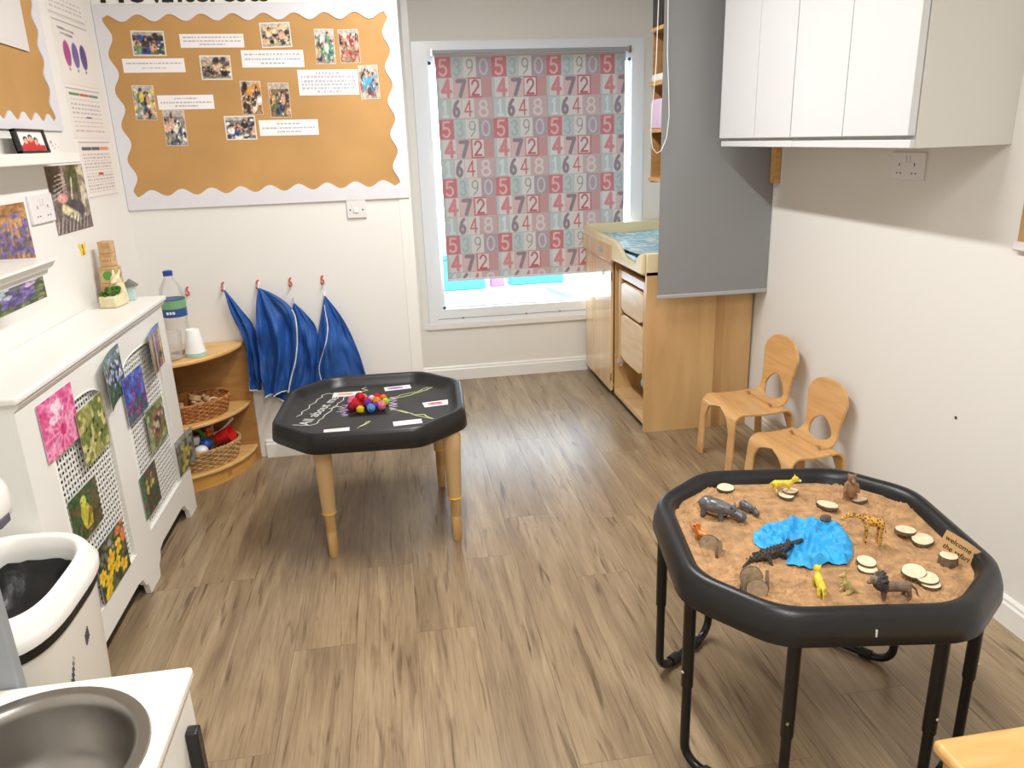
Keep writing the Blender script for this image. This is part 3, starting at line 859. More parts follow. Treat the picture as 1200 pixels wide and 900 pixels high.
# ================================================================== RADIATOR COVER
FX = -1.02
def radiator_cover():
    t = thing('radiator_cover', 'white radiator cover with pierced lattice panels along the wall', 'radiator cover', (LX + .115, 2.755, 0))
    y0, y1 = 2.06, 3.45
    bx('top_board', (LX, y0 - .02, .985), (FX + .022, y1 + .015, 1.007), 'gloss_white', t, .007, seg=3)
    bx('end_panel', (LX, y0, 0), (FX - .02, y0 + .02, .985), 'gloss_white', t, .001)
    bx('end_panel', (LX, y1 - .02, 0), (FX - .02, y1, .985), 'gloss_white', t, .001)
    build(MB().prism([(FX, .985), (FX + .004, .985), (FX + .016, .98), (FX + .008, .968), (FX, .962)], 'y', y0, y1), 'moulding', 'gloss_white', t, angle=30)
    m = MB(); X0, X1 = FX - .02, FX
    op = [(2.215, 2.645), (2.825, 3.29)]; zb, za, zt = .205, .80, .875
    def arch(a, b):        # foot arch outline between two feet
        return [(a, 0), (a + .012, .045), (a + .04, .06), (a + .055, .09), (a + .1, .1), (b - .1, .1), (b - .055, .09), (b - .04, .06), (b - .012, .045), (b, 0)]
    low = [(y0, 0), (y0 + .11, 0)] + arch(y0 + .11, 2.715) + arch(2.835, y1 - .115) + [(y1, 0), (y1, zb), (y0, zb)]
    m.prism(low, 'x', X0, X1)
    for a, b in ((y0, op[0][0]), (op[0][1], op[1][0]), (op[1][1], y1)): m.box((X0, a, zb), (X1, b, .985))
    for a, b in op:
        n = 14
        cur = [(a + (b - a) * i / n, za + (zt - za) * (1 - abs(2 * i / n - 1) ** 3) ** .5) for i in range(n + 1)]
        m.prism([(b, .985), (a, .985)] + cur, 'x', X0, X1)
    build(m, 'front_frame', 'gloss_white', t, angle=30)
    # raised moulding round each opening
    for a, b in op:
        n = 14
        cur = [(X1, a + (b - a) * i / n, za + (zt - za) * (1 - abs(2 * i / n - 1) ** 3) ** .5) for i in range(n + 1)]
        build(MB().tube([(X1, a, zb)] + cur + [(X1, b, zb)], .0025, 6, closed=True), 'opening_bead', 'gloss_white', t)
        # pierced lattice, each slot a real hole
        g = MB(); c = .0205
        nx, nz = int((b - a + .03) / c), int((zt - zb + .03) / c)
        xa, xb = FX - .0135, FX - .012
        for i in range(nx):
            for j in range(nz):
                cy, cz = a - .012 + (i + .5) * c, zb - .012 + (j + .5) * c
                hw, hh = (.0078, .0048) if (i + j) % 2 else (.0048, .0078)
                o = [(cy - c / 2, cz - c / 2), (cy + c / 2, cz - c / 2), (cy + c / 2, cz + c / 2), (cy - c / 2, cz + c / 2)]
                q = [(cy - hw, cz - hh), (cy + hw, cz - hh), (cy + hw, cz + hh), (cy - hw, cz + hh)]
                g.loft([[(xb, *p) for p in o], [(xb, *p) for p in q], [(xa, *p) for p in q]], False, False)
        lo = build(g, 'lattice', 'gloss_white', t, smooth=False); lo['kind'] = 'stuff'
    bx('inner_shade_sheet', (LX + .02, y0 + .03, .1), (LX + .03, y1 - .03, .96), 'dark_gap', t)  # added dark sheet, its colour stands for the shade behind the lattice
radiator_cover()
G = (70, 100, 44)
def f_pink(u, v):
    p = Paint(u, v, (226, 96, 150)); p.noise(6, 1, (240, 150, 186), .4, .6); p.noise(16, 2, (206, 66, 126), .55, .65, .8)
    for k in range(14): a = k * .449; p.line(.55, .35, .55 + .5 * math.cos(a), .35 + .5 * math.sin(a), .02, (246, 170, 200), .7)
    p.scatter(14, 3, [(250, 210, 226)], (.03, .07), (.2, .55, .7, .85)); p.ell(.55, .35, .1, .1, (214, 60, 120)); return p
def f_leaf(u, v):
    p = Paint(u, v, (150, 148, 74)); p.noise(4, 4, (110, 122, 54), .4, .6); p.noise(9, 5, (196, 186, 120), .58, .66)
    for k in range(9): x = .15 + .1 * k; y = .25 + .5 * ((k * 37) % 10) / 10; p.ell(x, y, .05, .025, (40, 34, 26), 1, k)
    return p
def f_blue1(u, v):
    p = Paint(u, v, (74, 96, 78)); p.noise(10, 6, (40, 56, 48), .45, .6); p.rect(0, .75, 1, 1, (150, 176, 170), .6)
    p.scatter(80, 7, [(150, 168, 214), (196, 204, 236), (110, 126, 190), (220, 190, 214)], (.02, .05), (.05, .15, .95, .9)); p.scatter(16, 8, [(50, 90, 54)], (.05, .1), (0, 0, 1, .3)); return p
def f_blue2(u, v):
    p = Paint(u, v, (60, 84, 168)); p.noise(6, 9, (92, 120, 200), .4, .65); p.rect(0, 0, 1, .4, (54, 92, 66), .8); p.noise(14, 3, (110, 70, 130), .6, .68)
    p.scatter(26, 10, [(196, 70, 120), (120, 60, 150), (70, 110, 70)], (.02, .05), (0, .1, 1, .6)); return p
def f_tulip(u, v):
    p = Paint(u, v, (70, 90, 130)); p.rect(0, .6, 1, 1, (120, 150, 200), .9)
    for k, c in enumerate([(60, 90, 50), (226, 196, 60), (206, 120, 60), (40, 44, 40), (230, 170, 70), (120, 90, 150), (200, 110, 90), (226, 200, 90)]):
        p.line(.07 + k * .12, 0, .1 + k * .12, .8, .035, c); p.ell(.1 + k * .12, .78, .05, .09, c)
    p.scatter(10, 4, [(40, 60, 40)], (.03, .07), (0, 0, 1, .3)); return p
def f_nest(u, v):
    p = Paint(u, v, (140, 150, 96)); p.noise(9, 11, (90, 104, 60), .45, .6); p.ell(.5, .5, .36, .36, (130, 96, 66)); p.ell(.5, .5, .24, .22, (84, 60, 44))
    p.scatter(4, 12, [(206, 190, 170)], (.05, .07), (.4, .42, .6, .58)); p.scatter(10, 13, [(206, 170, 170), (180, 190, 130)], (.04, .07)); return p
def f_bird(u, v):
    p = Paint(u, v, (58, 88, 50)); p.noise(7, 14, (96, 80, 52), .5, .62); p.rect(.7, 0, 1, .7, (110, 70, 46), .5)
    p.ell(.5, .4, .17, .33, (196, 190, 66), 1, .2); p.ell(.46, .74, .1, .12, (206, 206, 90)); p.ell(.4, .74, .04, .02, (90, 80, 50)); p.ell(.48, .77, .015, .02, (20, 20, 20))
    for k in range(4): p.line(.45 + k * .04, .2, .62 + k * .03, .5, .014, (150, 110, 50))
    p.line(.1, .1, .9, .14, .03, (100, 70, 40)); return p
def f_daff(u, v):
    p = Paint(u, v, (52, 56, 36)); p.noise(10, 15, (90, 96, 60), .5, .6); p.scatter(12, 16, [(150, 150, 150), (110, 110, 100)], (.03, .06), (0, .6, .6, 1))
    rg = random.Random(5)
    for x, y in ((.25, .25), (.45, .6), (.6, .35), (.2, .06), (.72, .62), (.38, .42), (.8, .2), (.1, .45)):
        for k in range(6): a = k * 1.047 + rg.random(); p.ell(x + .075 * math.cos(a), y + .09 * math.sin(a), .06, .045, (238, 204, 44), 1, a)
        p.ell(x, y, .05, .055, (232, 160, 30))
    p.scatter(6, 17, [(226, 130, 80)], (.05, .09), (.75, .6, 1, 1)); return p
def f_small(u, v):
    p = Paint(u, v, (48, 80, 52)); p.noise(9, 18, (90, 60, 60), .5, .62); p.rect(0, 0, .22, 1, (70, 120, 84), .7); p.scatter(10, 19, [(206, 196, 90), (150, 160, 70)], (.04, .08), (.3, .3, .8, .9)); p.scatter(10, 20, [(150, 70, 90)], (.03, .05)); return p
def f_curl(u, v):
    p = Paint(u, v, (66, 62, 52)); p.noise(8, 21, (120, 116, 100), .5, .62); p.ell(.55, .4, .2, .3, (150, 136, 50), 1, -.4); p.scatter(10, 22, [(180, 170, 70), (40, 40, 36)], (.04, .09), (.2, .1, .9, .7)); p.rect(0, .85, 1, 1, (176, 180, 170), .6); return p
bowL = lambda a: (lambda u, v: a * (1 - u) ** 2)
bowR = lambda a: (lambda u, v: a * u ** 2)
bowB = lambda a: (lambda u, v: a * (4 * (u - .5) ** 2))
for nm, lab, y0, zb, y1, zt, fn, cu in (
        ('pink_flower_print', 'bright pink flower print on the radiator cover', 2.17, .766, 2.41, .94, f_pink, None),
        ('leaf_print', 'yellow green leaf print with dark insects on the lattice', 2.385, .662, 2.605, .842, f_leaf, None),
        ('white_blossom_print', 'pale blue blossom print curling off the radiator cover', 2.612, .767, 2.858, .942, f_blue1, bowL(.03)),
        ('blue_meadow_print', 'deep blue meadow print on the radiator cover', 2.80, .645, 3.03, .82, f_blue2, None),
        ('tulip_print', 'tulip row print in yellow and blue, by the cover end', 3.10, .738, 3.35, .912, f_tulip, bowL(.03)),
        ('nest_print', 'round brown nest print on the lattice', 2.995, .457, 3.22, .628, f_nest, None),
        ('yellow_bird_print', 'yellow bird print on dark green, on the lattice', 2.215, .466, 2.435, .62, f_bird, None),
        ('daffodil_print', 'yellow daffodil print at the foot of the lattice', 2.31, .212, 2.57, .396, f_daff, None),
        ('hedgerow_print', 'dark green hedgerow print low on the lattice', 2.80, .262, 2.997, .434, f_small, None),
        ('dark_bird_print', 'dark print curling past the end of the radiator cover', 3.275, .225, 3.49, .388, f_curl, bowR(.02))):
    lw(nm, lab, 'picture', y0, zb, y1, zt, 64, 50, fn, x=FX + .0035 + (.006 if 'deep' in lab or 'yellow green' in lab else 0), group='nature prints on the radiator cover', grain=40, curl=cu, tilt=R.uniform(-1.5, 1.5))

# ornaments on the cover
ZT = 1.007
def ornaments():
    bl = [('largest wooden cube with a pale green dot, bottom of the tower', .074), ('wooden cube with a green dot on the second level', .068), ('small wooden cube with dark marks on the third level', .054), ('smallest wooden cube at the tower top', .05)]
    z = ZT; x, y = LX + .06, 3.42
    for i, (lab, s) in enumerate(bl):
        t = thing('toy_block', lab, 'block', (x, y, z), rad([4, -2, 3, -3][i]), 'stacked wooden cubes')
        build(MB().box((-s / 2, -s / 2, 0), (s / 2, s / 2, s)), 'cube', 'toy_wood', t, .003, world=False)
        if i < 2:
            for ax in (0, 1):
                m = MB()
                if ax: m.cyl((s / 2, 0, s / 2), (s / 2 + .0006, 0, s / 2), s * .28, n=16)
                else: m.cyl((0, -s / 2, s / 2), (0, -s / 2 - .0006, s / 2), s * .28, n=16)
                build(m, 'green_dot', 'label_green' if i == 0 else 'green', t, world=False)
        elif i == 2:
            m = MB()
            for k in range(4): m.box((-.018 + k * .01, -s / 2 - .0006, .022), (-.012 + k * .01, -s / 2, .03))
            build(m, 'marks', 'brown_board', t, world=False)
        z += s; y += .004
    t = thing('planter_ornament', 'cream stone planter with a seated animal and green moss', 'planter', (LX + .105, 3.29, ZT), rad(-8))
    t.scale = (1.2, 1.2, 1.15)
    m = MB()
    m.box((-.03, -.055, 0), (.03, .03, .042))
    build(m, 'trough', 'ceramic', t, .006, world=False)
    m = MB()
    m.capsule((0, .035, .02), (0, .034, .06), .03, .024).capsule((0, .032, .075), (0, .028, .09), .019, .017).capsule((0, .018, .085), (0, .006, .08), .011, .008)
    m.capsule((-.008, .034, .1), (-.011, .042, .118), .006, .004).capsule((.008, .034, .1), (.011, .042, .118), .006, .004)
    o = build(m, 'animal_figure', 'ceramic', t, world=False); r = o.modifiers.new('r', 'REMESH'); r.mode = 'VOXEL'; r.voxel_size = .003; r.use_smooth_shade = True
    m = MB()
    for k in range(22): m.ball((R.uniform(-.022, .022), R.uniform(-.048, .0), .044 + R.uniform(0, .018)), R.uniform(.007, .012), 6, 4)
    build(m, 'moss', 'moss', t, world=False)
    t = thing('bird_house', 'small pale blue glass house with grey roof on radiator cover', 'ornament', (LX + .135, 3.39, ZT), rad(10))
    build(MB().box((-.02, -.018, 0), (.02, .018, .062)), 'body', 'pale_blue', t, .004, world=False)
    build(MB().prism([(-.034, .06), (.034, .06), (.0, .088)], 'y', -.028, .028), 'roof', 'slate', t, .002, world=False)
ornaments()

# ================================================================== CORNER SHELF
SR, SZ = .43, (.012, .085, .335, .655)
def corner_shelf():
    t = thing('corner_shelf', 'quarter round wooden shelf unit in the corner', 'shelf unit', (LX + .02, LY - .02, 0))
    c = (LX + .004, LY - .004)
    def q(r, n=22):
        return [c] + [(c[0] + r * math.sin(PI / 2 * i / n), c[1] - r * math.cos(PI / 2 * i / n)) for i in range(n + 1)]
    build(MB().prism(q(SR + .01), 'z', .64, .66), 'top_shelf', 'shelf_wood', t, .006, seg=3)
    build(MB().prism(q(SR), 'z', .32, .338), 'middle_shelf', 'shelf_wood', t, .006, seg=3)
    build(MB().prism(q(SR + .005), 'z', .07, .088), 'bottom_shelf', 'shelf_wood', t, .006, seg=3)
    build(MB().prism(q(SR - .012), 'z', 0, .07), 'plinth', 'shelf_edge', t)
    bx('side_panel', (c[0], c[1] - .014, 0), (c[0] + SR + .014, c[1], .64), 'shelf_wood_shaded', t, .002)
    bx('back_panel', (c[0], c[1] - SR, 0), (c[0] + .014, c[1] - .014, .64), 'shelf_wood_shaded', t, .002)
    mk = MB()
    a = rad(52)
    for k in range(3):
        b = a + (k - 1) * .022
        p = (c[0] + (SR - .0115) * math.sin(b), c[1] - (SR - .0115) * math.cos(b))
        mk.tube([(p[0], p[1], .022), (p[0], p[1], .047)], .0025, 5)
    build(mk, 'maker_mark', 'brown_board', t)
corner_shelf()
def basket(name, label, c, rx, ry, h, rot, m, rings=8):
    t = thing(name, label, 'basket', c, rot)
    n = 20; w = MB()
    for i in range(rings):
        z = .006 + (h - .016) * i / (rings - 1); f = .86 + .14 * i / (rings - 1)
        pts = []
        for k in range(n * 4):
            a = 2 * PI * k / (n * 4)
            d = 1 + .022 * math.cos(n * a + (PI if i % 2 else 0))
            pts.append((rx * f * d * math.cos(a), ry * f * d * math.sin(a), z))
        w.tube(pts, (h / rings) * .56, 5, closed=True)
    o = build(w, 'woven_wall', m, t, world=False); o['kind'] = 'stuff'
    st = MB()
    for k in range(n):
        a = 2 * PI * k / n
        st.tube([(rx * .86 * math.cos(a), ry * .86 * math.sin(a), .003), (rx * math.cos(a), ry * math.sin(a), h)], .003, 5)
    o = build(st, 'stakes', m, t, world=False); o['kind'] = 'stuff'
    r = MB()
    for ph in (0, PI):
        r.tube([((rx + .003 * math.cos(26 * a + ph)) * math.cos(a), (ry + .003 * math.cos(26 * a + ph)) * math.sin(a), h + .004 * math.sin(26 * a + ph)) for a in [2 * PI * k / 130 for k in range(130)]], .006, 6, closed=True)
    build(r, 'rim', m, t, world=False)
    build(MB().lathe([(.02, 0), (.86, 0), (.86, .006), (.02, .006)], (0, 0, 0), 40, rx, ry), 'base', m, t, world=False)
    return t
B1 = (-1.04, 3.785, .338); B2 = (-1.035, 3.775, .088)
basket('wicker_basket', 'brown wicker basket of wooden pieces on the middle shelf', B1, .172, .118, .088, rad(38), 'wicker')
basket('wicker_basket', 'pale wicker basket of bright toys on the bottom shelf', B2, .188, .125, .1, rad(38), 'wicker_pale')
def loose_parts():
    def at(b, dx, dy, dz):
        a = rad(38); return (b[0] + dx * math.cos(a) - dy * math.sin(a), b[1] + dx * math.sin(a) + dy * math.cos(a), b[2] + dz)
    kinds = []
    rg = random.Random(3)
    labs = ['wooden ring among loose wooden pieces in brown basket', 'wooden peg among loose pieces in brown basket', 'wooden half round block in the brown basket']
    for k in range(15):
        lay = k // 7
        a = (k % 7) * PI / 3 + lay * .5; rr = (.062 if k % 7 else 0) * (1 if lay < 2 else .3)
        p = at(B1, rr * 1.5 * math.cos(a), rr * math.sin(a), .014 + lay * .036)
        kd = k % 3; m = MB()
        if kd == 0: m.tube([(.022 * math.cos(q), .022 * math.sin(q), .008 + .008 * math.sin(q)) for q in [2 * PI * i / 16 for i in range(16)]], .0075, 6, closed=True)
        elif kd == 1: m.lathe([(.012, 0), (.016, .006), (.016, .022), (.008, .026), (.012, .034), (.008, .042)], n=12)
        else: m.prism([(.028 * math.cos(q), .028 * math.sin(q)) for q in [PI * i / 8 for i in range(9)]], 'z', 0, .022)
        tag(build(m, ['wooden_ring', 'wooden_peg', 'wooden_arch'][kd], 'toy_wood', loc=p, rot=(rg.uniform(-.6, .6), rg.uniform(-.6, .6), rg.uniform(0, 6)), bevel=.0015), labs[kd], 'toy', 'wooden pieces in the brown basket').scale = (1.08, 1.08, 1.08)
    def cup(name, label, p, r, h, m, rot):
        t = thing(name, label, 'toy cup', p); t.rotation_euler = rot
        build(MB().lathe([(r * .75, 0), (r, h), (r * 1.05, h), (r * 1.05, h - .004), (r * .95, h - .004), (r * .7, .005)], n=20), 'wall', m, t, world=False)
        build(MB().tube([(r * .85, 0, h * .2), (r * 1.5, 0, h * .35), (r * 1.5, 0, h * .75), (r * .98, 0, h * .88)], .005, 6), 'handle', m, t, world=False)
    at2 = lambda b, x, y, z: at(b, x * 1.08, y * 1.08, z + .022)
    cup('toy_cup', 'red toy cup lying on its side in the pale basket', at2(B2, .07, -.01, .085), .042, .078, 'red', (rad(70), rad(10), rad(80)))
    cup('toy_jug', 'red toy jug lower in the pale basket, beside white ball', at2(B2, -.105, -.03, .035), .042, .062, 'red', (rad(12), 0, rad(150)))
    tag(build(MB().tube([(.045 * math.cos(q), .045 * math.sin(q), 0) for q in [2 * PI * i / 28 for i in range(28)]], .011, 8, closed=True), 'toy_ring', 'green', loc=at2(B2, -.02, .045, .105), rot=(rad(62), 0, rad(30))), 'green toy ring standing in the pale basket', 'toy')
    tag(build(MB().ball((0, 0, 0), .032, 18, 12).tube([(0, 0, .03), (0, 0, .04)], .008, 8), 'toy_ball', 'blue', loc=at2(B2, 0, -.03, .085)), 'blue toy ball in the middle of the pale basket', 'toy ball')
    tag(build(MB().ball((0, 0, 0), (.034, .034, .026), 18, 12).tube([(0, 0, -.02), (0, 0, -.03)], .014, 10), 'toy_egg', 'white_toy', loc=at2(B2, -.04, -.065, .075)), 'white rounded toy at the front of the pale basket', 'toy')
    tag(build(MB().box((-.025, -.016, 0), (.025, .016, .04)).tube([(-.02, 0, .034), (-.09, -.005, .042)], .005, 6), 'toy_scoop', 'white_toy', loc=at2(B2, -.035, .005, .085), rot=rad(20), bevel=.004), 'white toy scoop with a long handle in the pale basket', 'toy')
    m = MB()
    for k in range(5): m.capsule((0, 0, 0), (.02 * math.cos(k * 1.26), .02 * math.sin(k * 1.26), .012), .014, .011)
    tag(build(m.capsule((0, 0, 0), (0, 0, .035), .014, .012), 'toy_crab', 'orange', loc=at2(B2, .05, .045, .095)), 'orange toy behind the red cup in the pale basket', 'toy')
    tag(build(MB().capsule((0, 0, 0), (.008, 0, .03), .012, .009).ball((0, 0, 0), .016), 'toy_figure', 'pinkish', loc=at2(B2, .07, .05, .12)), 'small pink toy above the orange one in pale basket', 'toy')
    m = MB().tube([(0, 0, 0), (.05, 0, .02), (.09, 0, .045)], [.005, .006, .009], 8).ball((-.012, 0, -.004), (.024, .02, .009))
    tag(build(m, 'toy_spoon', 'white_toy', loc=at2(B2, .1, .03, .105), rot=rad(50)), 'white toy spoon sticking out of the pale basket', 'toy spoon')
loose_parts()
# bottle and cups on the top shelf
def bottle(label, p, h, r, lab=True):
    t = thing('water_bottle', label, 'bottle', p)
    pr = [(r * .8, 0), (r, .01), (r, h * .28), (r * .93, h * .34), (r * .93, h * .38), (r, h * .43), (r, h * .68), (r * .86, h * .8), (r * .42, h * .9), (r * .34, h * .93), (r * .34, h * .96)]
    build(MB().lathe(pr, n=28), 'body', 'bottle_plastic', t, world=False)
    if lab:
        l = build(MB().lathe([(r * 1.01, h * .46), (r * 1.01, h * .67)], n=28, cap0=False, cap1=False), 'label', 'label_blue', t, world=False)
        build(MB().lathe([(r * 1.016, h * .56), (r * 1.016, h * .66)], n=28, cap0=False, cap1=False), 'label_band', 'label_green', l, world=False)
        mm = MB()
        for k in range(3): mm.box((-.02 + k * .014, -r * 1.03, h * .5), (-.01 + k * .014, -r * .99, h * .53))
        build(mm, 'label_print', 'paper', l, world=False)
    build(MB().lathe([(r * .38, h * .945), (r * .38, h), (r * .3, h + .002)], n=18), 'cap', 'cap_blue', t, world=False)
bottle('large clear water bottle with blue cap and green label', (-1.075, 3.82, .66), .40, .058)
t = thing('jug_bottle', 'clear empty plastic tub in front of the water bottle', 'tub', (-1.085, 3.69, .66))
build(MB().lathe([(.045, 0), (.05, .004), (.058, .13), (.06, .13), (.052, .008)], n=24), 'wall', 'bottle_plastic', t, world=False)
cg = thing('paper_cup_stack', 'stack of white paper cups upside down beside the bottle', 'paper cups', (-.985, 3.735, .66))
build(MB().lathe([(.047, .018), (.043, .05), (.03, .128), (.029, .13), (.026, .13), (.026, .126)], n=28), 'top_cup', 'paper_cup', cg, world=False)
for k in range(3):
    build(MB().lathe([(.048, .001 + k * .007), (.0505, .003 + k * .007), (.0495, .007 + k * .007), (.044, .007 + k * .007)], n=28), 'cup_rim', 'cup_band', cg, world=False)

# ================================================================== APRONS
def hook(label, x, z):
    t = thing('wall_hook', label, 'hook', (x, LY, z), 0, 'clip hooks on the far wall')
    build(MB().box((-.007, -.004, -.015), (.007, 0, .015)), 'plate', 'hook_clear', t, .002, world=False)
    build(MB().tube([(.004, -.006, .026), (-.006, -.008, .02), (-.004, -.012, .008), (.005, -.014, .0), (.003, -.016, -.012), (-.006, -.02, -.016), (-.008, -.026, -.006)], .0042, 6), 'hook_arm', 'hook_red', t, world=False)
for i, (x, z) in enumerate(((-1.04, .925), (-.867, .938), (-.698, .938), (-.537, .94), (-.377, .942))):
    hook(['empty red hook beside the water bottle', 'red hook holding the narrowest blue apron', 'red hook holding the widest blue apron', 'red hook holding the third blue apron, with loop', 'red hook holding the apron nearest the window'][i], x, z)
def apron(label, left, right, seed, ybase, folds, amp, hemside):
    """left/right: edge polylines (x,z) from the hanging point to the hem"""
    t = thing('blue_apron', label, 'apron', (left[0][0], ybase, left[-1][1]), 0, 'blue aprons on hooks')
    def samp(pl, s):
        d = [0]
        for a, b in zip(pl, pl[1:]): d.append(d[-1] + math.hypot(b[0] - a[0], b[1] - a[1]))
        q = s * d[-1]
        for i in range(len(pl) - 1):
            if q <= d[i + 1] + 1e-9:
                f = (q - d[i]) / (d[i + 1] - d[i]); return tuple(pl[i][k] + (pl[i + 1][k] - pl[i][k]) * f for k in (0, 1))
        return pl[-1]
    def smooth(pl):
        for _ in range(2):
            n = [pl[0]]
            for a, b in zip(pl, pl[1:]):
                n += [(a[0] * .75 + b[0] * .25, a[1] * .75 + b[1] * .25), (a[0] * .25 + b[0] * .75, a[1] * .25 + b[1] * .75)]
            pl = n + [pl[-1]]
        return pl
    left, right = smooth(left), smooth(right)
    nu, nv = 44, 40
    def pos(u, v):
        a, b = samp(left, v), samp(right, v)
        x = a[0] + (b[0] - a[0]) * u; z = a[1] + (b[1] - a[1]) * u
        k = min(1, v * 2.2) * amp
        ph = folds * 2 * PI * u + seed + 2.6 * noise.noise((u * 2.2, v * 2.4, seed))
        y = ybase - .012 - k * (1 + math.sin(ph)) * .5 - .02 * math.sin(PI * u) * min(1, v * 2) + (.02 * noise.noise((u * 5, v * 4, seed + 9)) + .01 * noise.noise((u * 11, v * 8, seed + 3))) * min(1, v * 3)
        return (x + .006 * math.cos(ph) * v, min(y, LY - .006), z)
    g = MB().add([pos(i / nu, j / nv) for j in range(nv + 1) for i in range(nu + 1)],
                 [(j * (nu + 1) + i, j * (nu + 1) + i + 1, (j + 1) * (nu + 1) + i + 1, (j + 1) * (nu + 1) + i) for j in range(nv) for i in range(nu)])
    o = build(g, 'cloth', 'apron', t)
    s = o.modifiers.new('s', 'SOLIDIFY'); s.thickness = .003; s.offset = 0
    h = MB().tube([pos(i / nu, .995) for i in range(nu + 1)], .0042, 6)
    build(h, 'hem', 'apron_hem', o)
    if hemside is not None:
        u, v0 = hemside
        build(MB().tube([pos(u + (.13 * math.sin(7.5 * j / nv) if .1 < u < .9 else 0), v0 + (1 - v0) * j / nv) for j in range(nv + 1)], .0035, 6), 'side_binding', 'apron_hem', o)
    build(MB().tube([(left[0][0], ybase - .012, left[0][1] - .004), (left[0][0] - .003, LY - .02, left[0][1] + .022), (left[0][0] + .004, LY - .026, left[0][1] + .026), (left[0][0] + .003, ybase - .012, left[0][1] - .004)], .0025, 6), 'loop', 'apron_hem', t)
apron('narrow blue apron hanging over the corner shelf edge', [(-.86, .931), (-.84, .8), (-.797, .69), (-.79, .62), (-.796, .486), (-.797, .404)], [(-.856, .931), (-.78, .813), (-.735, .72), (-.728, .614), (-.735, .478), (-.742, .394)], 1.0, LY - .03, 1.6, .03, (0.02, .62))
apron('widest blue apron, with gathered folds and white hem', [(-.691, .934), (-.712, .852), (-.722, .717), (-.728, .551), (-.722, .37)], [(-.687, .933), (-.61, .9), (-.525, .82), (-.515, .729), (-.54, .562), (-.58, .463), (-.606, .389)], 2.1, LY - .05, 1.9, .05, (.985, .3))
apron('blue apron partly behind the widest one', [(-.535, .841), (-.56, .736), (-.591, .556), (-.642, .421), (-.704, .341)], [(-.531, .84), (-.478, .78), (-.425, .69), (-.44, .466), (-.499, .294)], 3.3, LY - .008, 2.1, .016, (.99, .4))
apron('blue apron nearest the window with white edge piping', [(-.375, .87), (-.389, .817), (-.425, .681), (-.47, .426), (-.49, .291)], [(-.37, .869), (-.298, .758), (-.245, .623), (-.21, .447), (-.19, .296)], 4.4, LY - .03, 1.4, .04, (.2, .08))

# ================================================================== PLAY TRAYS
def oct_ring(a, d, z, rc=.055, n=5):
    """rounded octagon: a = half width, d = half width across the cut corners"""
    b = math.sqrt(2) * d - a
    vs = [(a, -b), (a, b), (b, a), (-b, a), (-a, b), (-a, -b), (-b, -a), (b, -a)]
    out = []
    for i, p in enumerate(vs):
        p = Vector(p); q0 = Vector(vs[i - 1]); q1 = Vector(vs[(i + 1) % 8])
        s = p + (q0 - p).normalized() * rc; e = p + (q1 - p).normalized() * rc
        for k in range(n + 1):
            t = k / n
            w = s * (1 - t) ** 2 + p * 2 * t * (1 - t) + e * t * t
            out.append((w.x, w.y, z))
    return out
TA, TD = .388, .424
def tray(parent, z1, bed, bedmat, crisp=False):
    """z1 rim top, bed depth; local coordinates of parent"""
    prof = [(.03, z1 - .06), (.0, z1 - .082), (-.004, z1 - .078), (-.002, z1 - .05), (.006, z1 - .022), (.012, z1 - .008), (.022, z1), (.034, z1), (.045, z1 - .007), (.052, z1 - .02), (.064, bed + .012), (.074, bed)]
    if crisp: prof = [(.03, z1 - .06), (.0, z1 - .08), (-.003, z1 - .076), (.0, z1 - .04), (.004, z1 - .014), (.009, z1 - .004), (.016, z1), (.026, z1), (.033, z1 - .004), (.038, z1 - .014), (.056, bed + .01), (.066, bed + .003), (.074, bed)]
    rings = [oct_ring(TA - o, TD - o, z, .045 if crisp else .06) for o, z in prof]
    m = MB().loft(rings, False, False)
    build(m, 'tray_rim', 'black_tray', parent, world=False, angle=50)
    m = MB().loft([oct_ring(TA - .074, TD - .074, bed), oct_ring(TA - .085, TD - .085, bed)], False, True)
    m.loft([oct_ring(TA - .03, TD - .03, z1 - .06), oct_ring(TA - .06, TD - .06, bed - .006)], False, True)
    build(m, 'tray_bed', bedmat, parent, world=False)

# ---- tray on tan legs
TZ = .57
LT = thing('play_tray_table', 'black octagonal play tray on tan legs with yellow bands', 'play table', (-.145, 3.12, 0), rad(-3))
tray(LT, TZ, TZ - .045, 'tray_bed', True)
def leg(p):
    g = MB()
    x, y = p
    g.lathe([(.028, .512), (.03, .49), (.038, .468), (.034, .40), (.029, .24), (.027, .2), (.022, .198)], (x, y, 0), 18)
    o = build(g, 'leg', 'tan_plastic', LT, world=False)
    build(MB().lathe([(.021, .205), (.0215, .12), (.0205, .118), (.0205, .112), (.0215, .11), (.0195, .008), (.017, 0)], (x, y, 0), 16), 'lower_leg', 'bamboo', o, world=False)
    build(MB().tube([(x + .0255 * math.cos(a), y + .0255 * math.sin(a), .197) for a in [2 * PI * k / 20 for k in range(20)]], .0042, 6, closed=True), 'yellow_band', 'yellow_band', o, world=False)
    # web that carries the tray edge
    s = Vector((-x, -y)).normalized()
    sx = 1 if x < 0 else -1
    o2 = MB().prism([(x, .50), (x + sx * .1, .50), (x + sx * .1, .485), (x + sx * .03, .45), (x, .42)], 'y', y - .012, y + .012)
    build(o2, 'bracket', 'tan_plastic', o, .003, world=False)
for p in ((-.185, -.285), (.322, -.232), (.265, .30), (-.27, .24)): leg(p)
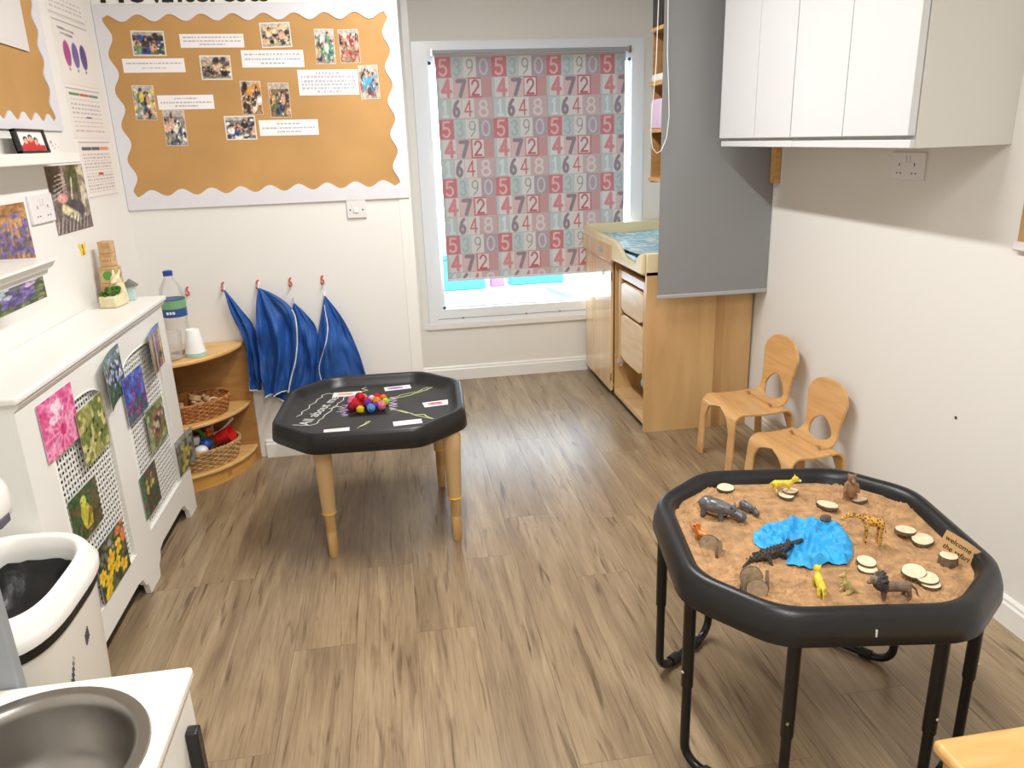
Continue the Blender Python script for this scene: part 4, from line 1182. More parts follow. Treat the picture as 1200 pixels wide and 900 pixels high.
# chalk drawing on the bed
BZ = TZ - .045
def chalk(name, pts, r, m, wig=0, seed=0, n=60):
    P = []
    for i in range(n + 1):
        s = i / n * (len(pts) - 1); k = min(int(s), len(pts) - 2); f = s - k
        x = pts[k][0] + (pts[k + 1][0] - pts[k][0]) * f; y = pts[k][1] + (pts[k + 1][1] - pts[k][1]) * f
        P.append((x + wig * noise.noise((x * 30, y * 30, seed)), y + wig * noise.noise((x * 30, y * 30, seed + 7)), BZ + .0008))
    m_ = MB(); rings = []
    for i, p in enumerate(P):
        t = Vector(P[min(i + 1, n)]) - Vector(P[max(i - 1, 0)]); t.normalize(); q = Vector((-t.y, t.x, 0)) * r
        rings.append([tuple(Vector(p) - q), tuple(Vector(p) + q), tuple(Vector(p) + q - Vector((0, 0, .0006))), tuple(Vector(p) - q - Vector((0, 0, .0006)))])
    m_.loft(rings)
    build(m_, name, m, LT, smooth=False)
chalk('chalk_line', [(-.075, 3.225), (0, 3.26), (.06, 3.3), (.11, 3.345), (.18, 3.375)], .0028, 'chalk_lime', .01, 1)
chalk('chalk_line', [(-.075, 3.24), (-.05, 3.265), (.05, 3.31), (.1, 3.36)], .002, 'chalk_lime', .01, 2)
chalk('chalk_line', [(-.08, 3.11), (-.02, 3.06), (.03, 3.0), (.07, 2.985), (.1, 2.935)], .0028, 'chalk_lime', .012, 3)
chalk('chalk_line', [(-.06, 3.09), (.0, 3.03), (.06, 2.965), (.085, 2.935)], .002, 'chalk_lime', .012, 4)
chalk('chalk_line', [(-.2, 2.905), (-.17, 2.965), (-.155, 2.97), (-.185, 2.925), (-.205, 2.9)], .002, 'chalk_lime', .006, 5)
chalk('chalk_line', [(-.19, 3.33), (-.205, 3.37), (-.175, 3.39), (-.2, 3.42), (-.18, 3.44)], .002, 'chalk_lime', .012, 6)
chalk('chalk_line', [(-.335, 3.17), (-.30, 3.19), (-.275, 3.17)], .0028, 'chalk_lime', .006, 7)
for k in range(5):
    chalk('chalk_scribble', [(-.285 + R.uniform(-.02, .02), 3.06 + .03 * k), (-.255, 3.075 + .03 * k), (-.28, 3.085 + .03 * k)], .003, 'chalk_lilac', .012, 20 + k, 24)
    chalk('chalk_scribble', [(-.085 + R.uniform(-.02, .02), 3.08 + .035 * k), (-.045, 3.095 + .035 * k), (-.08, 3.11 + .035 * k)], .003, 'chalk_lilac' if k % 2 else 'chalk', .012, 30 + k, 24)
d = Vector((.114, .357, 0)); a = math.atan2(d.y, d.x)
tm = text_mb('All about me', .066, .0003, 1.02, 0)
build(xf(tm, Matrix.Translation((-.405, 2.985, BZ + .0006)) @ Matrix.Rotation(a, 4, 'Z')), 'chalk_lettering', 'chalk', LT)
cl = []
for k in range(41):
    q = 2 * PI * k / 40; L = .2; W = .052
    sx = L * max(-1, min(1, 1.25 * math.cos(q))); sy = W * max(-1, min(1, 1.4 * math.sin(q))) * (1 + .16 * (k % 2))
    c = Vector((-.41, 3.0, 0)) + d.normalized() * .185 + Vector((-d.y, d.x, 0)).normalized() * .02
    v = c + d.normalized() * sx + Vector((-d.y, d.x, 0)).normalized() * sy
    cl.append((v.x, v.y))
chalk('chalk_cloud', cl, .0018, 'chalk', .007, 50, 160)
def card_fn(c, seed):
    def fn(u, v):
        p = Paint(u, v, (232, 226, 232)); p.rect(.14, .25, .7, .8, c, .5); p.scatter(12, seed, [c], (.05, .12), (.2, .35, .65, .7)); p.rect(.8, .4, .86, .7, (160, 156, 170)); return p
    return fn
for i, (x, y, r, w, h, c, lab) in enumerate(((-.266, 3.352, -3, .125, .06, (214, 150, 90), 'white card with orange picture beside the chalk lettering'), (-.0385, 3.385, 6, .12, .055, (150, 110, 176), 'white card with lilac picture at the far tray edge'),
        (.125, 3.12, 8, .115, .062, (210, 70, 70), 'white card with red picture beside chalk lines'), (-.005, 2.915, 4, .115, .05, (200, 206, 216), 'plain white card against the near tray rim'),
        (-.285, 2.895, 2, .1, .04, (206, 200, 190), 'narrow pale card by the near tray rim, left of chalk squiggle'))):
    o = build(xf(sheet_mb(w, h, 30, 18, card_fn(c, i), t=.0012), Matrix.Translation((-w / 2, 0, -h / 2))), 'picture_card', 'print', loc=(0, 0, 0))
    o.matrix_world = Matrix.Translation((x, y, BZ + .0004)) @ Matrix.Rotation(rad(r), 4, 'Z') @ Matrix.Rotation(-PI / 2, 4, 'X')
    tag(o, lab, 'card')
# pom-poms in a small clear dish
ps = [((.214, .06, .09), 'dark red'), ((.25, .15, .2), 'red'), ((230, 30, 40), 'red'), ((240, 130, 160), 'pink'), ((246, 170, 190), 'pale pink'), ((240, 200, 40), 'yellow'), ((90, 150, 220), 'light blue'), ((90, 50, 160), 'purple'), ((60, 40, 130), 'deep purple'), ((250, 140, 30), 'orange'), ((210, 230, 60), 'lime'), ((244, 150, 130), 'peach'), ((236, 230, 240), 'white')]
PC = {'red': (216, 30, 44), 'dark red': (150, 20, 36), 'pink': (236, 128, 160), 'yellow': (240, 204, 40), 'light blue': (96, 156, 224), 'purple': (104, 60, 170), 'orange': (248, 140, 36), 'lime': (206, 226, 60), 'peach': (244, 160, 140), 'white': (226, 218, 236)}
def pompom_mesh(r, seed):
    rg = random.Random(seed); m = MB(); n, q = 18, 12
    m.ball((0, 0, r), r, n, q)
    m.v = [tuple(Vector((0, 0, r)) + (Vector(p) - Vector((0, 0, r))) * rg.uniform(.86, 1.1)) for p in m.v]
    return m
for nm, c in PC.items(): mat('pom_' + nm, c, .95, bump=1, bscale=300, var=.15, vscale=150)
pm = [(-.245, 3.165, .033, 'pink', 0), (-.222, 3.115, .034, 'red', 0), (-.175, 3.13, .03, 'red', 0), (-.25, 3.10, .024, 'dark red', 0), (-.205, 3.055, .021, 'yellow', 0), (-.15, 3.06, .023, 'light blue', 0), (-.165, 3.095, .02, 'purple', .018), (-.145, 3.16, .02, 'white', .02), (-.19, 3.2, .022, 'peach', .012), (-.12, 3.125, .024, 'orange', .012), (-.095, 3.08, .025, 'pink', 0), (-.12, 3.2, .024, 'red', .006), (-.105, 3.245, .021, 'dark red', 0), (-.075, 3.15, .021, 'lime', 0), (-.155, 3.225, .02, 'purple', 0), (-.21, 3.15, .022, 'dark red', .04), (-.2, 3.11, .022, 'red', .05), (-.085, 3.19, .018, 'orange', .014), (-.125, 3.07, .017, 'purple', .016)]
for i, (x, y, r, c, dz) in enumerate(pm):
    x, y, r, dz = -.16 + (x + .16) * .8, 3.135 + (y - 3.135) * .8, r * .8, dz * .8
    same = sum(1 for q in pm if q[3] == c) > 1
    tag(build(pompom_mesh(r, i), 'pompom', 'pom_' + c, loc=(x, y, BZ + .002 + dz)), 'fluffy %s pom-pom in the heap on the black tray' % c, 'pom-pom', 'pom-poms on the tray')
tag(bx('clear_mat', (-.245, 3.04, BZ), (-.08, 3.075, BZ + .0015), 'black_plastic', rot=None), 'thin dark card strip in front of the pom-pom heap', 'card')

# ---- sand tray on black stand
RC, RT, RZ = (1.03, 1.657), rad(-9), .60
ST = thing('sand_tray_table', 'black octagonal sand tray on a black tubular stand', 'play table', (*RC, 0), RT)
tray(ST, RZ, RZ - .075, 'black_tray')
def sand():
    nr, ns = 110, 0
    ring = oct_ring(TA - .054, TD - .054, 0, n=44); ns = len(ring)
    vs = []; fs = []
    for i in range(nr + 1):
        f = i / nr
        for (x, y, _) in ring:
            px, py = x * f, y * f
            q = Vector((px, py, 0))
            z = RZ - .038 + .010 * noise.noise(q * 6) + .006 * noise.noise(q * 22 + Vector((3, 1, 2))) + .006 * abs(noise.noise(q * 60)) + .004 * noise.noise(q * 120)
            if f > .9: z += .004 * (f - .9) / .1 * (1 + noise.noise(q * 14))
            vs.append((px, py, z))
    for i in range(nr):
        for j in range(ns):
            k = (j + 1) % ns
            fs.append((i * ns + j, i * ns + k, (i + 1) * ns + k, (i + 1) * ns + j))
    o = build(MB().add(vs, fs), 'sand', 'sand', ST, world=False)
    o['kind'] = 'stuff'; o['label'] = 'damp orange brown play sand'
sand()
def zsand(x, y):
    c, s = math.cos(-RT), math.sin(-RT); dx, dy = x - RC[0], y - RC[1]
    q = Vector((c * dx - s * dy, s * dx + c * dy, 0))
    return RZ - .038 + .010 * noise.noise(q * 6) + .006 * noise.noise(q * 22 + Vector((3, 1, 2))) + .006 * abs(noise.noise(q * 60))
# worn white scuff on the rim
c = MB().box((-.006, -TA - .0025, RZ - .058), (-.002, -TA + .002, RZ - .04))
build(c, 'scuff_mark', 'chalk', ST, world=False)
def stand_frame(p, q):
    z1, rb = RZ - .075, .055
    P, Q = Vector((*p, 0)), Vector((*q, 0)); u = (Q - P).normalized()
    pts = [P + Vector((0, 0, .29))]
    for k in range(7): a = PI / 2 * k / 6; pts.append(P + u * rb * (1 - math.cos(a)) + Vector((0, 0, .018 + rb * (1 - math.sin(a)))))
    for k in range(7): a = PI / 2 * (1 - k / 6); pts.append(Q - u * rb * (1 - math.cos(a)) + Vector((0, 0, .018 + rb * (1 - math.sin(a)))))
    pts.append(Q + Vector((0, 0, .29)))
    o = build(MB().tube(pts, .0125, 12), 'stand_frame', 'black_metal', ST, world=False)
    for w in (P, Q):
        build(MB().cyl((w.x, w.y, .255), (w.x, w.y, z1), .0155, n=14), 'upper_tube', 'black_metal', o, world=False)
        out = Vector((w.x, w.y, 0)).normalized()
        b = w + out * .0145 + Vector((0, 0, .3)); build(MB().tube([b, b + out * .004], [.0045, .003], 8), 'spring_button', 'chrome', o, world=False)
    for w, s in ((P, 1), (Q, -1)):
        a = w + u * s * (rb + .004) + Vector((0, 0, .018)); build(MB().tube([a, a + u * s * .035], .0165, 10), 'rubber_foot', 'rubber', o, world=False)
for sx, sy in ((-1, 1), (-1, -1), (1, -1), (1, 1)):
    stand_frame((sx * .358, sy * .178), (sx * .165, sy * .357))
cr = MB()
for a, b in (((-.358, -.178), (.358, -.178)), ((-.358, .178), (.358, .178))): cr.tube([(a[0], a[1], RZ - .088), (b[0], b[1], RZ - .088)], .011, 10)
build(cr, 'cross_bar', 'black_metal', ST, world=False)

# ---- things in the sand
def slice_disc(label, x, y, r, h=.008, tilt=(0, 0), dz=0, seed=0, dark=False):
    t = thing('wood_slice', label, 'wood slice', (x, y, zsand(x, y) + dz), 0, 'wood slices in the sand tray')
    t.rotation_euler = (rad(tilt[0]), rad(tilt[1]), seed)
    n = 22
    pr = [1 + .07 * noise.noise((math.cos(2 * PI * k / n) * 1.5, math.sin(2 * PI * k / n) * 1.5, seed)) for k in range(n)]
    def rg(f, z): return [(r * 1.12 * f * pr[k] * math.cos(2 * PI * k / n), r * f * pr[k] * math.sin(2 * PI * k / n), z) for k in range(n)]
    build(MB().loft([rg(.97, 0), rg(1, .001), rg(1, h - .001), rg(.97, h - .0004)]), 'bark', 'bark', t, world=False)
    build(MB().loft([rg(.965, h - .001), rg(.95, h)], False, True).loft([rg(.965, .0002), rg(.95, -.0004)], False, True), 'face', 'slice_side' if dark else 'slice_face', t, world=False)
for i, a in enumerate([
        ('round pale wood slice lying behind the grey hippo', .934, 1.985, .024, .008, (4, 0), .003),
        ('upper wood slice under the yellow cub', 1.10, 1.902, .022, .008, (-6, 4), .007),
        ('lower wood slice under the yellow cub', 1.079, 1.889, .023, .008, (2, 0), .001),
        ('oval pale wood slice between blue cloth and brown bear', 1.157, 1.8, .027, .009, (6, 0), .003),
        ('small pale wood slice beside the brown bear', 1.277, 1.828, .019, .008, (10, 10), .003),
        ('wood slice at the right of the giraffe, leaning on another', 1.283, 1.632, .026, .009, (2, -6), .006),
        ('wood slice tucked under its neighbour near the cardboard sign', 1.3, 1.587, .027, .009, (4, 2), .002),
        ('upper wood slice behind the dark maned lion', 1.088, 1.506, .022, .008, (2, 4), .009),
        ('lower wood slice behind the dark maned lion', 1.08, 1.486, .021, .008, (3, 0), .001),
        ('topmost pale wood slice of the pile beside the lion', 1.163, 1.433, .026, .008, (8, -4), .014),
        ('middle wood slice of the pile beside the lion', 1.18, 1.408, .026, .008, (2, 0), .006),
        ('bottom wood slice of the pile beside the lion', 1.178, 1.395, .024, .008, (0, 0), -.001)]):
    slice_disc(*a[:5], tilt=a[5], dz=a[6], seed=i * .7)
for i, (lab, x, y, r, rx, ry, rz) in enumerate((('wood slice standing upright behind the orange cub', .752, 1.668, .025, 82, 0, -45), ('wood slice standing edge on beside orange cub', .757, 1.637, .024, 86, 0, 55),
        ('upright wood slice at the back of the ring of four', .785, 1.505, .024, 84, 0, -16), ('upright wood slice facing out of the ring of four', .776, 1.452, .023, 80, 0, -24), ('upright wood slice at the left of the ring of four', .752, 1.478, .023, 84, 0, 50), ('upright wood slice at the right of the ring of four', .81, 1.478, .022, 84, 0, 62))):
    slice_disc(lab, x, y, r, .008, (0, 0), .014, i + 20, dark=True)
    o = bpy.data.objects[[q.name for q in bpy.data.objects if q.get('label') == lab][0]]
    o.rotation_euler = (rad(rx), 0, rad(rz))
    bpy.context.view_layer.update()
t = thing('log_stump', 'small dark log stump with pale top in front of the sign', 'log', (1.29, 1.478, zsand(1.29, 1.478) - .002))
build(MB().lathe([(.022, 0), (.023, .004), (.021, .026), (.02, .0275)], n=18), 'bark', 'bark', t, world=False)
build(MB().lathe([(.0205, .0272), (.018, .0285)], n=18), 'face', 'slice_face', t, world=False)
# blue cloth pond
def pond():
    out = [(.868, 1.66), (.885, 1.70), (.93, 1.735), (.97, 1.745), (1.03, 1.765), (1.09, 1.735), (1.135, 1.70), (1.118, 1.64), (1.11, 1.60), (1.082, 1.552), (1.045, 1.517), (1.0, 1.53), (.95, 1.517), (.90, 1.548), (.925, 1.59), (.885, 1.615)]
    c = Vector((1.005, 1.635, 0)); N = 160; vs = []; fs = []; nr = 34
    def edge(a):
        s = a / N * len(out); k = int(s) % len(out); f = s - int(s); p, q = out[k], out[(k + 1) % len(out)]
        return Vector((p[0] + (q[0] - p[0]) * f, p[1] + (q[1] - p[1]) * f, 0))
    for i in range(nr + 1):
        for a in range(N):
            p = c + (edge(a) - c) * (i / nr); f = i / nr
            q = Vector((p.x, p.y, 0))
            w_ = Vector((noise.noise(q * 14), noise.noise(q * 14 + Vector((9, 9, 9))), 0)) * .03
            rid = 1 - abs(noise.noise((q + w_) * 17 + Vector((5, 2, 1)))) * 2.6
            r2 = 1 - abs(noise.noise((q - w_) * 34 + Vector((1, 8, 3)))) * 2.4
            z = zsand(p.x, p.y) + .003 + (.02 * max(0, rid) + .009 * max(0, r2)) * (1 if f < .85 else 1 - (f - .85) / .15 * .8)
            vs.append((p.x, p.y, z))
    for i in range(nr):
        for a in range(N):
            b = (a + 1) % N; fs.append((i * N + a, i * N + b, (i + 1) * N + b, (i + 1) * N + a))
    o = build(MB().add(vs, fs), 'blue_cloth', 'blue_cloth', angle=25)
    tag(o, 'crumpled bright blue cloth pond on the sand', 'cloth')
pond()
def critter(name, label, cat, loc, rotz, body, mats, vox=.0022, extra=(), scale=1.0):
    t = thing(name, label, cat, (loc[0], loc[1], zsand(*loc[:2]) + (loc[2] if len(loc) > 2 else 0)), rotz)
    t.scale = (scale,) * 3
    m = MB()
    for q in body:
        if q[0] == 'c': m.capsule(*q[1:])
        else: m.ball(q[1], q[2], 14, 9)
    o = build(m, 'body', mats, t, world=False)
    r = o.modifiers.new('remesh', 'REMESH'); r.mode = 'VOXEL'; r.voxel_size = vox; r.use_smooth_shade = True
    s = o.modifiers.new('smooth', 'SMOOTH'); s.iterations = 2; s.factor = .5
    for nm, mm, shapes in [(a, b, [q]) for a, b, c in extra if a in ('paw', 'eye') for q in c] + [x for x in extra if x[0] not in ('paw', 'eye')]:
        e = MB()
        for q in shapes:
            if q[0] == 'c': e.capsule(*q[1:])
            else: e.ball(q[1], q[2], 10, 7)
        eo = build(e, nm, mm, t, world=False)
        if nm == 'back_ridge': eo['kind'] = 'stuff'
    return t
# hippo, nose along +x
hb = [('e', (0, 0, .042), (.052, .028, .027)), ('e', (-.03, 0, .044), (.03, .028, .028)), ('c', (.035, 0, .044), (.06, 0, .04), .022, .019), ('c', (.06, 0, .038), (.085, 0, .03), .018, .019), ('e', (.092, 0, .027), (.014, .02, .015)),
      ('c', (.025, .016, .03), (.027, .017, .006), .011, .009), ('c', (.025, -.016, .03), (.027, -.017, .006), .011, .009), ('c', (-.035, .016, .03), (-.037, .017, .006), .012, .01), ('c', (-.035, -.016, .03), (-.037, -.017, .006), .012, .01),
      ('c', (.06, .012, .056), (.058, .017, .064), .005, .003), ('c', (.06, -.012, .056), (.058, -.017, .064), .005, .003), ('c', (-.058, 0, .045), (-.068, 0, .035), .004, .002)]
hx = (('eye', 'ink', [('e', (.072, .013, .05), .003), ('e', (.072, -.013, .05), .003)]), ('belly', 'hippo_belly', [('e', (0, 0, .027), (.046, .024, .014))]))
critter('toy_hippo', 'large dark grey toy hippo on the sand', 'toy hippo', (.835, 1.83, -.003), rad(-46), hb, 'hippo', extra=hx, scale=.84)
critter('toy_hippo', 'baby grey toy hippo beside the large one', 'toy hippo', (.932, 1.838, -.002), rad(-70), hb, 'hippo', extra=hx, scale=.44)
def cat_body(tail=True, head=.016, neck=.0):
    b = [('c', (-.03, 0, .042), (.028, 0, .044), .0155, .0165), ('c', (.028, 0, .046), (.045, 0, .06 + neck), .012, .011), ('e', (.052, 0, .066 + neck), (head, head * .85, head * .85)), ('c', (.06, 0, .062 + neck), (.07, 0, .059 + neck), .008, .006),
         ('c', (.05, .01, .077 + neck), (.049, .012, .084 + neck), .004, .002), ('c', (.05, -.01, .077 + neck), (.049, -.012, .084 + neck), .004, .002)]
    for x, y in ((.03, .01), (.024, -.01), (-.034, .01), (-.028, -.01)):
        k = -.006 if x < 0 else 0
        b += [('c', (x, y, .036), (x + k, y, .018), .0085, .0055), ('c', (x + k, y, .018), (x, y, .004), .0055, .0045), ('c', (x, y, .004), (x + .007, y, .003), .0045, .0035)]
    if tail: b += [('c', (-.044, 0, .046), (-.06, 0, .03), .004, .003), ('c', (-.06, 0, .03), (-.066, 0, .014), .003, .003)]
    return b
ce = (('eye', 'ink', [('e', (.062, .008, .07), .002), ('e', (.062, -.008, .07), .002)]),)
critter('toy_cub', 'yellow and cream toy lion cub standing on wood slices', 'toy lion', (1.077, 1.909, .006), rad(-20), cat_body(), 'toy_yellow', .002,
        ce + (('muzzle', 'toy_cream', [('c', (.062, 0, .062), (.072, 0, .059), .0085, .0062)]), ('paw', 'toy_cream', [('c', (x, y, .012), (x + .002, y, .004), .0062, .0052) for x, y in ((.03, .01), (.024, -.01), (-.034, .01), (-.028, -.01))])), scale=.66)
critter('toy_cub', 'small orange toy cub behind upright wood slices', 'toy lion', (.748, 1.7, -.004), rad(120), cat_body(head=.019), 'toy_orange', .002, ce + (('mane', 'toy_orange', [('e', (.044 + .004 * math.cos(k), .017 * math.cos(k * .9), .066 + .017 * math.sin(k * .9)), .008) for k in range(7)]),), scale=.6)
critter('toy_cub', 'bright yellow toy cub crouching near the tray rim', 'toy lion', (.917, 1.425, -.006), rad(72), cat_body(), 'toy_yellow', .002, ce, scale=.68)
critter('toy_lion', 'dark toy lion with a thick black mane', 'toy lion', (1.07, 1.372, -.003), rad(172), cat_body(), 'lion_body', .002,
        ce + (('mane', 'mane', [('e', (.04, 0, .06), (.021, .023, .026))] + [('c', (.042, .016 * math.cos(k * .5), .06 + .02 * math.sin(k * .5)), (.03, .024 * math.cos(k * .5), .058 + .028 * math.sin(k * .5)), .008, .003) for k in range(13)]),), scale=.86)
critter('toy_crocodile', 'dark toy crocodile crawling onto the blue cloth', 'toy crocodile', (.888, 1.596, .0), rad(16),
        [('c', (-.028, 0, .016), (.03, 0, .017), .016, .015), ('c', (.03, 0, .018), (.06, 0, .022), .013, .01), ('c', (.06, 0, .022), (.1, .004, .022), .009, .006), ('c', (-.028, 0, .015), (-.065, .004, .01), .013, .008), ('c', (-.065, .004, .01), (-.1, -.006, .006), .007, .003),
         ('c', (.02, .014, .014), (.03, .032, .005), .006, .004), ('c', (.02, -.014, .014), (.032, -.03, .005), .006, .004), ('c', (-.024, .014, .014), (-.034, .032, .005), .006, .004), ('c', (-.024, -.014, .014), (-.032, -.032, .005), .006, .004),
         ('e', (.055, .007, .032), .005), ('e', (.055, -.007, .032), .005)], 'croc', .0018,
        (('back_ridge', 'croc', [('c', (x, s * .005, .03 - max(0, -x - .03) * .24), (x - .002, s * .005, .032 - max(0, -x - .03) * .24), .0025, .001) for x in [.03 - .011 * i for i in range(11)] for s in (-1, 1)]),))
gb = [('c', (-.02, 0, .085), (.02, 0, .094), .017, .019), ('c', (.024, 0, .1), (.05, 0, .112), .013, .009), ('c', (.05, 0, .112), (.085, 0, .11), .009, .007), ('c', (.085, 0, .112), (.104, 0, .1), .009, .006), ('c', (.084, .005, .119), (.083, .006, .128), .002, .002), ('c', (.084, -.005, .119), (.083, -.006, .128), .002, .002),
      ('c', (.08, .008, .115), (.076, .016, .117), .003, .002), ('c', (.08, -.008, .115), (.076, -.016, .117), .003, .002), ('c', (-.036, 0, .086), (-.044, 0, .05), .002, .0025)]
for x, y in ((.024, .011), (.018, -.011), (-.026, .011), (-.022, -.011)): gb += [('c', (x, y, .08), (x, y, .045), .008, .005), ('c', (x, y, .045), (x, y, .002), .0048, .005)]
critter('toy_giraffe', 'brown patched toy giraffe with lowered neck on the sand', 'toy giraffe', (1.163, 1.6, -.004), rad(165), gb, 'giraffe', .002, (('mane', 'toy_brown', [('c', (.03, 0, .114), (.07, 0, .12), .004, .003)]),), scale=.75)
critter('toy_bear', 'tall brown toy bear standing by the far tray rim', 'toy bear', (1.256, 1.846, -.004), rad(-110),
        [('c', (0, 0, .03), (0, 0, .058), .019, .016), ('e', (.004, 0, .078), (.014, .013, .013)), ('c', (.014, 0, .076), (.022, 0, .073), .006, .005), ('c', (0, .012, .02), (.002, .013, .004), .01, .008), ('c', (0, -.012, .02), (.002, -.013, .004), .01, .008),
         ('c', (.004, .016, .058), (.012, .02, .038), .006, .005), ('c', (.004, -.016, .058), (.012, -.02, .038), .006, .005), ('e', (0, .01, .089), .004), ('e', (0, -.01, .089), .004)], 'toy_brown', .0018, scale=.95)
critter('toy_kangaroo', 'pale olive toy kangaroo beside the yellow cub', 'toy kangaroo', (.977, 1.41, -.003), rad(165),
        [('c', (-.008, 0, .02), (.006, 0, .04), .016, .011), ('c', (.006, 0, .04), (.012, 0, .06), .009, .006), ('c', (.012, 0, .064), (.022, 0, .06), .008, .005), ('c', (.01, .004, .07), (.006, .006, .084), .003, .002), ('c', (.01, -.004, .07), (.006, -.006, .084), .003, .002),
         ('c', (-.002, .012, .014), (.018, .012, .004), .008, .004), ('c', (-.002, -.012, .014), (.018, -.012, .004), .008, .004), ('c', (.01, .008, .042), (.02, .006, .03), .004, .003), ('c', (.01, -.008, .042), (.02, -.006, .03), .004, .003), ('c', (-.018, 0, .014), (-.05, 0, .005), .007, .003)], 'toy_olive', .0018, scale=.8)
m = MB().ball((0, 0, .01), (.016, .013, .011), 9, 6)
m.v = [(p[0] * (1 + .2 * noise.noise(Vector(p) * 90)), p[1], p[2] * (1 + .2 * noise.noise(Vector(p) * 120))) for p in m.v]
tag(build(m, 'pebble', 'bark', loc=(1.098, 1.71, zsand(1.098, 1.71) + .012)), 'brown pebble on the blue cloth', 'pebble')
# cardboard sign
sg = thing('cardboard_sign', 'torn cardboard sign reading welcome to the safari', 'sign', (1.33, 1.478, zsand(1.33, 1.478)))
WMX[sg] = Matrix.Translation((1.302, 1.478, zsand(1.33, 1.478) + .01)) @ Matrix.Rotation(rad(-36), 4, 'Z') @ Matrix.Rotation(rad(-20), 4, 'X') @ Matrix.Rotation(rad(26), 4, 'Y') @ Matrix.Scale(.84, 4)
sg.matrix_world = WMX[sg]
build(MB().prism([(-.055, .005), (.05, 0), (.056, .03), (.052, .064), (.0, .068), (-.058, .066), (-.054, .03)], 'y', 0, .003), 'card', 'card_board', sg, world=False, smooth=False)
for s, x, z, q in (('welcome to', -.049, .04, .021), ('the safari', -.042, .016, .021)):
    build(xf(text_mb(s, q, .0002, 1, .0003), Matrix.Translation((x, -.0004, z)) @ Matrix.Rotation(PI / 2, 4, 'X')), 'lettering', 'ink', sg, world=False)

# ================================================================== WINDOW BLIND WITH NUMBERS
ARC = lambda cx, cy, rx, ry, a, b, n=14: [(cx + rx * math.cos(rad(a + (b - a) * i / n)), cy + ry * math.sin(rad(a + (b - a) * i / n))) for i in range(n + 1)]
GL = {'0': [ARC(.5, .5, .32, .42, 0, 360, 28)], '1': [[(.35, .75), (.55, .92), (.55, .08)], [(.35, .08), (.75, .08)]],
      '2': [ARC(.5, .68, .28, .24, 170, -30) + [(.2, .1), (.8, .1)]], '3': [ARC(.48, .7, .26, .21, 160, -90), ARC(.48, .28, .29, .22, 90, -160)],
      '4': [[(.66, .06), (.66, .94), (.16, .32), (.86, .32)]], '5': [[(.76, .92), (.3, .92), (.26, .54)] + ARC(.48, .33, .29, .26, 120, -150)],
      '6': [[(.7, .92), (.42, .74), (.24, .42)] + ARC(.5, .3, .27, .23, 160, 520, 24)], '7': [[(.2, .9), (.82, .9), (.42, .06)]],
      '8': [ARC(.5, .72, .23, .2, 0, 360, 20), ARC(.5, .28, .28, .23, 0, 360, 20)], '9': [ARC(.5, .68, .27, .24, 0, 360, 24), [(.77, .68), (.72, .34), (.34, .06)]]}
RED, TEAL, LIGHT, PLUM, PINK, DARK = (208, 116, 120), (194, 204, 200), (226, 220, 212), (176, 160, 166), (224, 188, 184), (142, 128, 138)
ROWS = [[('5', .0, .27, RED, (238, 190, 186), .1), ('3', .275, .49, TEAL, (168, 186, 186), .1), ('9', .495, .725, LIGHT, (140, 140, 134), .05), ('0', .73, .985, PLUM, (216, 202, 204), .08)],
        [('', .0, .05, TEAL, TEAL, .1), ('4', .05, .305, LIGHT, (222, 136, 142), .17), ('7', .31, .57, PINK, DARK, .19), ('2', .575, .82, LIGHT, (192, 84, 96), .09), ('', .825, 1.0, (204, 150, 148), PINK, .1)],
        [('1', .02, .24, TEAL, (222, 230, 226), .12), ('6', .245, .43, LIGHT, DARK, .16), ('4', .435, .665, LIGHT, (212, 96, 102), .07), ('8', .67, .985, (206, 174, 172), (226, 212, 204), .12)]]
def blind_fn(W, H):
    PX, PZ = .351, .1215
    def fn(u, v):
        p = Paint(u, v, (196, 172, 166))
        x = u * W / PX; z = (H - v * H - .012) / PZ
        row = np.floor(z).astype(int); zz = 1 - (z - row)
        ph = x - np.floor(x)
        k3 = row % 3
        for ri, tiles in enumerate(ROWS):
            for ch, a, b, bg, fg, w in tiles:
                sel = (k3 == ri) & (row >= 0) & (ph >= a) & (ph < b) & (zz > .02) & (zz < .985)
                if not sel.any(): continue
                p.c[sel] = bg
                tx = (ph - a) / (b - a); ty = zz
                if ch == '2':
                    e = sel & ((tx < .07) | (tx > .93) | (ty < .09) | (ty > .93)); p.c[e] = (206, 90, 98)
                if not ch: continue
                asp = ((b - a) * PX) / PZ
                sx, sy = tx[sel], ty[sel]; gx = .5 + (sx - .5) * 1.22; gy = .5 + (sy - .5) * 1.16
                d = np.full(sx.shape, 9.)
                for st in GL[ch]:
                    for (x0, y0), (x1, y1) in zip(st, st[1:]):
                        ax, ay = (x1 - x0) * asp, y1 - y0; L = ax * ax + ay * ay + 1e-9
                        du, dv = (gx - x0) * asp, gy - y0; t = np.clip((du * ax + dv * ay) / L, 0, 1)
                        d = np.minimum(d, np.hypot(du - t * ax, dv - t * ay))
                m = np.clip((w * .62 - d) / .03 + .5, 0, 1)[:, None]
                p.c[sel] = p.c[sel] * (1 - m) + np.array(fg) * m
        p.c = (p.c * .76 + np.array((186, 174, 170)) * .24) * .94
        return p
    return fn
t = thing('roller_blind', 'patterned roller blind with red pink and grey numbers', 'roller blind', (.95, 5.1, .71))
BW, BH = 1.219, 1.40
mb = sheet_mb(BW, BH, 330, 360, blind_fn(BW, BH), t=.0008)
xf(mb, Matrix.Translation((.336, 5.1, .708)))
build(mb, 'blind_fabric', 'blind_print', t)
build(MB().cyl((.322, 5.1, 2.122), (1.578, 5.1, 2.122), .013, n=16), 'roller_tube', 'grey_bar', t)
for x in (.312, 1.578): bx('bracket', (x, 5.085, 2.1), (x + .01, 5.124, 2.14), 'chrome', t)
